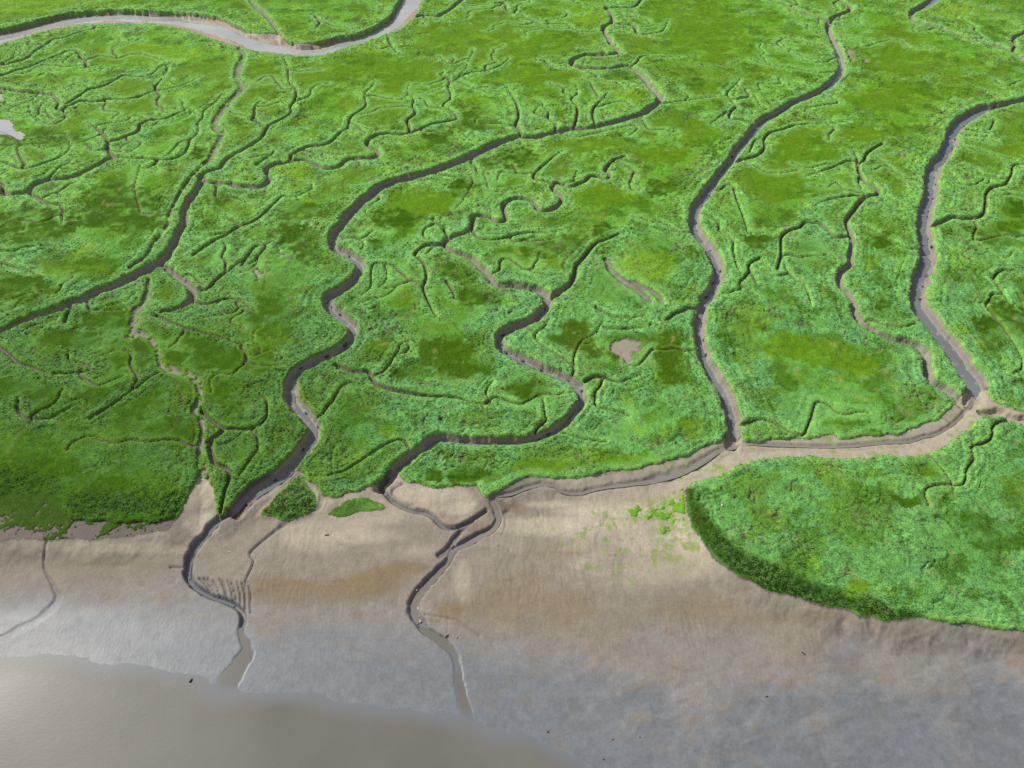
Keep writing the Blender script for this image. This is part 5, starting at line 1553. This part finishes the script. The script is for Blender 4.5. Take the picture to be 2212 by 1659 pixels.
for k, (px, py, sx_, sy_, sz_, rz, mt, nm, lab, cat) in enumerate(STONES):
    sx_, sy_, sz_ = sx_ * .72, sy_ * .72, sz_ * .72
    o = link(nm, rock_mesh(nm, sx_, sy_, sz_, 300 + k), mt, label=lab, category=cat)
    x, y, z = spot(px, py)
    o.location = (x, y, z + sz_ * 0.2)
    o.rotation_euler = (0, 0, rz)


def log_mesh(name, L, r0, r1, seed, fork=False):
    r = random.Random(seed)
    bm = bmesh.new()

    def limb(p, d, L_, ra, rb, n=6):
        rings = []
        p = Vector(p)
        d = Vector(d).normalized()
        for i in range(n + 1):
            t = i / n
            rad = (ra + (rb - ra) * t) * r.uniform(.85, 1.15)
            c = p + d * L_ * t + Vector((0, r.uniform(-.03, .03), r.uniform(0, .03)))
            s1 = d.cross(Vector((0, 0, 1))).normalized()
            s2 = s1.cross(d)
            rings.append([bm.verts.new(c + (s1 * math.cos(a) + s2 * math.sin(a)) * rad) for a in [k_ * math.pi / 4 for k_ in range(8)]])
        for a, b in zip(rings, rings[1:]):
            for k_ in range(8):
                bm.faces.new((a[k_], a[(k_ + 1) % 8], b[(k_ + 1) % 8], b[k_]))
        bm.faces.new(rings[0][::-1])
        bm.faces.new(rings[-1])
    limb((-L / 2, 0, r0 * .6), (1, 0, .02), L, r0, r1)
    if fork:
        limb((L * .2, 0, r0 * .6), (.5, .8, .35), L * .38, r1, r1 * .5, 4)
    me_ = bpy.data.meshes.new(name)
    bm.to_mesh(me_)
    bm.free()
    return me_


for k, (px, py, L, r0, rz, fk, lab) in enumerate([
        (752, 2680, .62, .14, 1.25, False, 'dark stubby log lying in the shallow water at the lower left'),
        (1287, 2107, .75, .09, .15, True, 'dark forked stick on the tan mud below the short turf strip'),
        (3162, 2572, .6, .10, 2.2, True, 'dark stick at the left end of the pool on the right flat'),
        (3019, 2743, .45, .07, .4, False, 'short dark stick on the blue-grey wet flat at the lower right')]):
    o = link('driftwood', log_mesh('driftwood', L, r0, r0 * .6, 500 + k, fk), DARK_WOOD, label=lab, category='driftwood', group='driftwood on the flat')
    x, y, z = spot(px, py)
    o.location = (x, y, max(z, WATER_Z if k == 0 else -9) + 0.02)
    o.rotation_euler = (0, 0, rz)


def tussock_mesh(seed):
    r = random.Random(seed)
    bm = bmesh.new()
    bmesh.ops.create_icosphere(bm, subdivisions=2, radius=1)
    for v_ in bm.verts:
        f = 1 + r.uniform(-.25, .25)
        v_.co = Vector((v_.co.x * .42 * f, v_.co.y * .36 * f, max(v_.co.z, -.3) * .30 * f))
    for k_ in range(26):
        a = r.uniform(0, 6.28)
        d = Vector((math.cos(a), math.sin(a), 0))
        p = Vector((-d.y, d.x, 0)) * .035
        b0 = d * r.uniform(0, .3) + Vector((0, 0, .12))
        L = r.uniform(.3, .55)
        m1_, tip = b0 + d * L * .35 + Vector((0, 0, L * .6)), b0 + d * L * .9 + Vector((0, 0, L * .55))
        vs_ = [bm.verts.new(q_) for q_ in (b0 - p, b0 + p, m1_ + p * .8, m1_ - p * .8, tip)]
        bm.faces.new(vs_[:4])
        bm.faces.new((vs_[3], vs_[2], vs_[4]))
    me_ = bpy.data.meshes.new('grass_tussock')
    bm.to_mesh(me_)
    bm.free()
    me_.materials.append(TUSSOCK_M)
    return me_


TM = [tussock_mesh(700 + k) for k in range(5)]
ORD = ['lowest', 'second', 'third', 'fourth', 'fifth', 'sixth', 'seventh', 'eighth', 'ninth', 'tenth', 'eleventh', 'twelfth', 'thirteenth', 'fourteenth', 'fifteenth', 'sixteenth', 'seventeenth', 'eighteenth']
for line, a, b, lab in (('p', .70, .985, 'left winding creek'), ('q', .55, .86, 'middle winding creek'), ('s', .55, .97, 'long creek right of centre'), ('u', .50, .93, 'broad creek near the right edge')):
    x, y, hw = LINES[line]
    L = np.concatenate([[0], np.cumsum(np.hypot(np.diff(x), np.diff(y)))])
    tx, ty = np.gradient(x), np.gradient(y)
    tl = np.hypot(tx, ty)
    span = L[-1] * (b - a) / len(ORD)
    for n_, word in enumerate(ORD):
        d = L[-1] * b - (n_ + random.uniform(.05, .95)) * span
        i = min(len(x) - 1, int(np.searchsorted(L, d)))
        off = random.choice((-1, 1, 1)) * random.uniform(.38, .72) * hw[i]
        qx, qy = x[i] - ty[i] / tl[i] * off, y[i] + tx[i] / tl[i] * off
        z = float(sample(ground, np.array([qx]), np.array([qy]))[0])
        o = link('grass_tussock', random.choice(TM), None, label=word + ' dark grass tussock up from the mouth of the ' + lab, category='tussock', group='slumped tussocks on the creek beds')
        o.location = (qx, qy, z + .03)
        k_ = random.uniform(.45, 1.1)
        o.scale = (k_ * random.uniform(.8, 1.8), k_, k_)
        o.rotation_euler = (0, 0, math.atan2(ty[i], tx[i]) + random.uniform(-.4, .4))
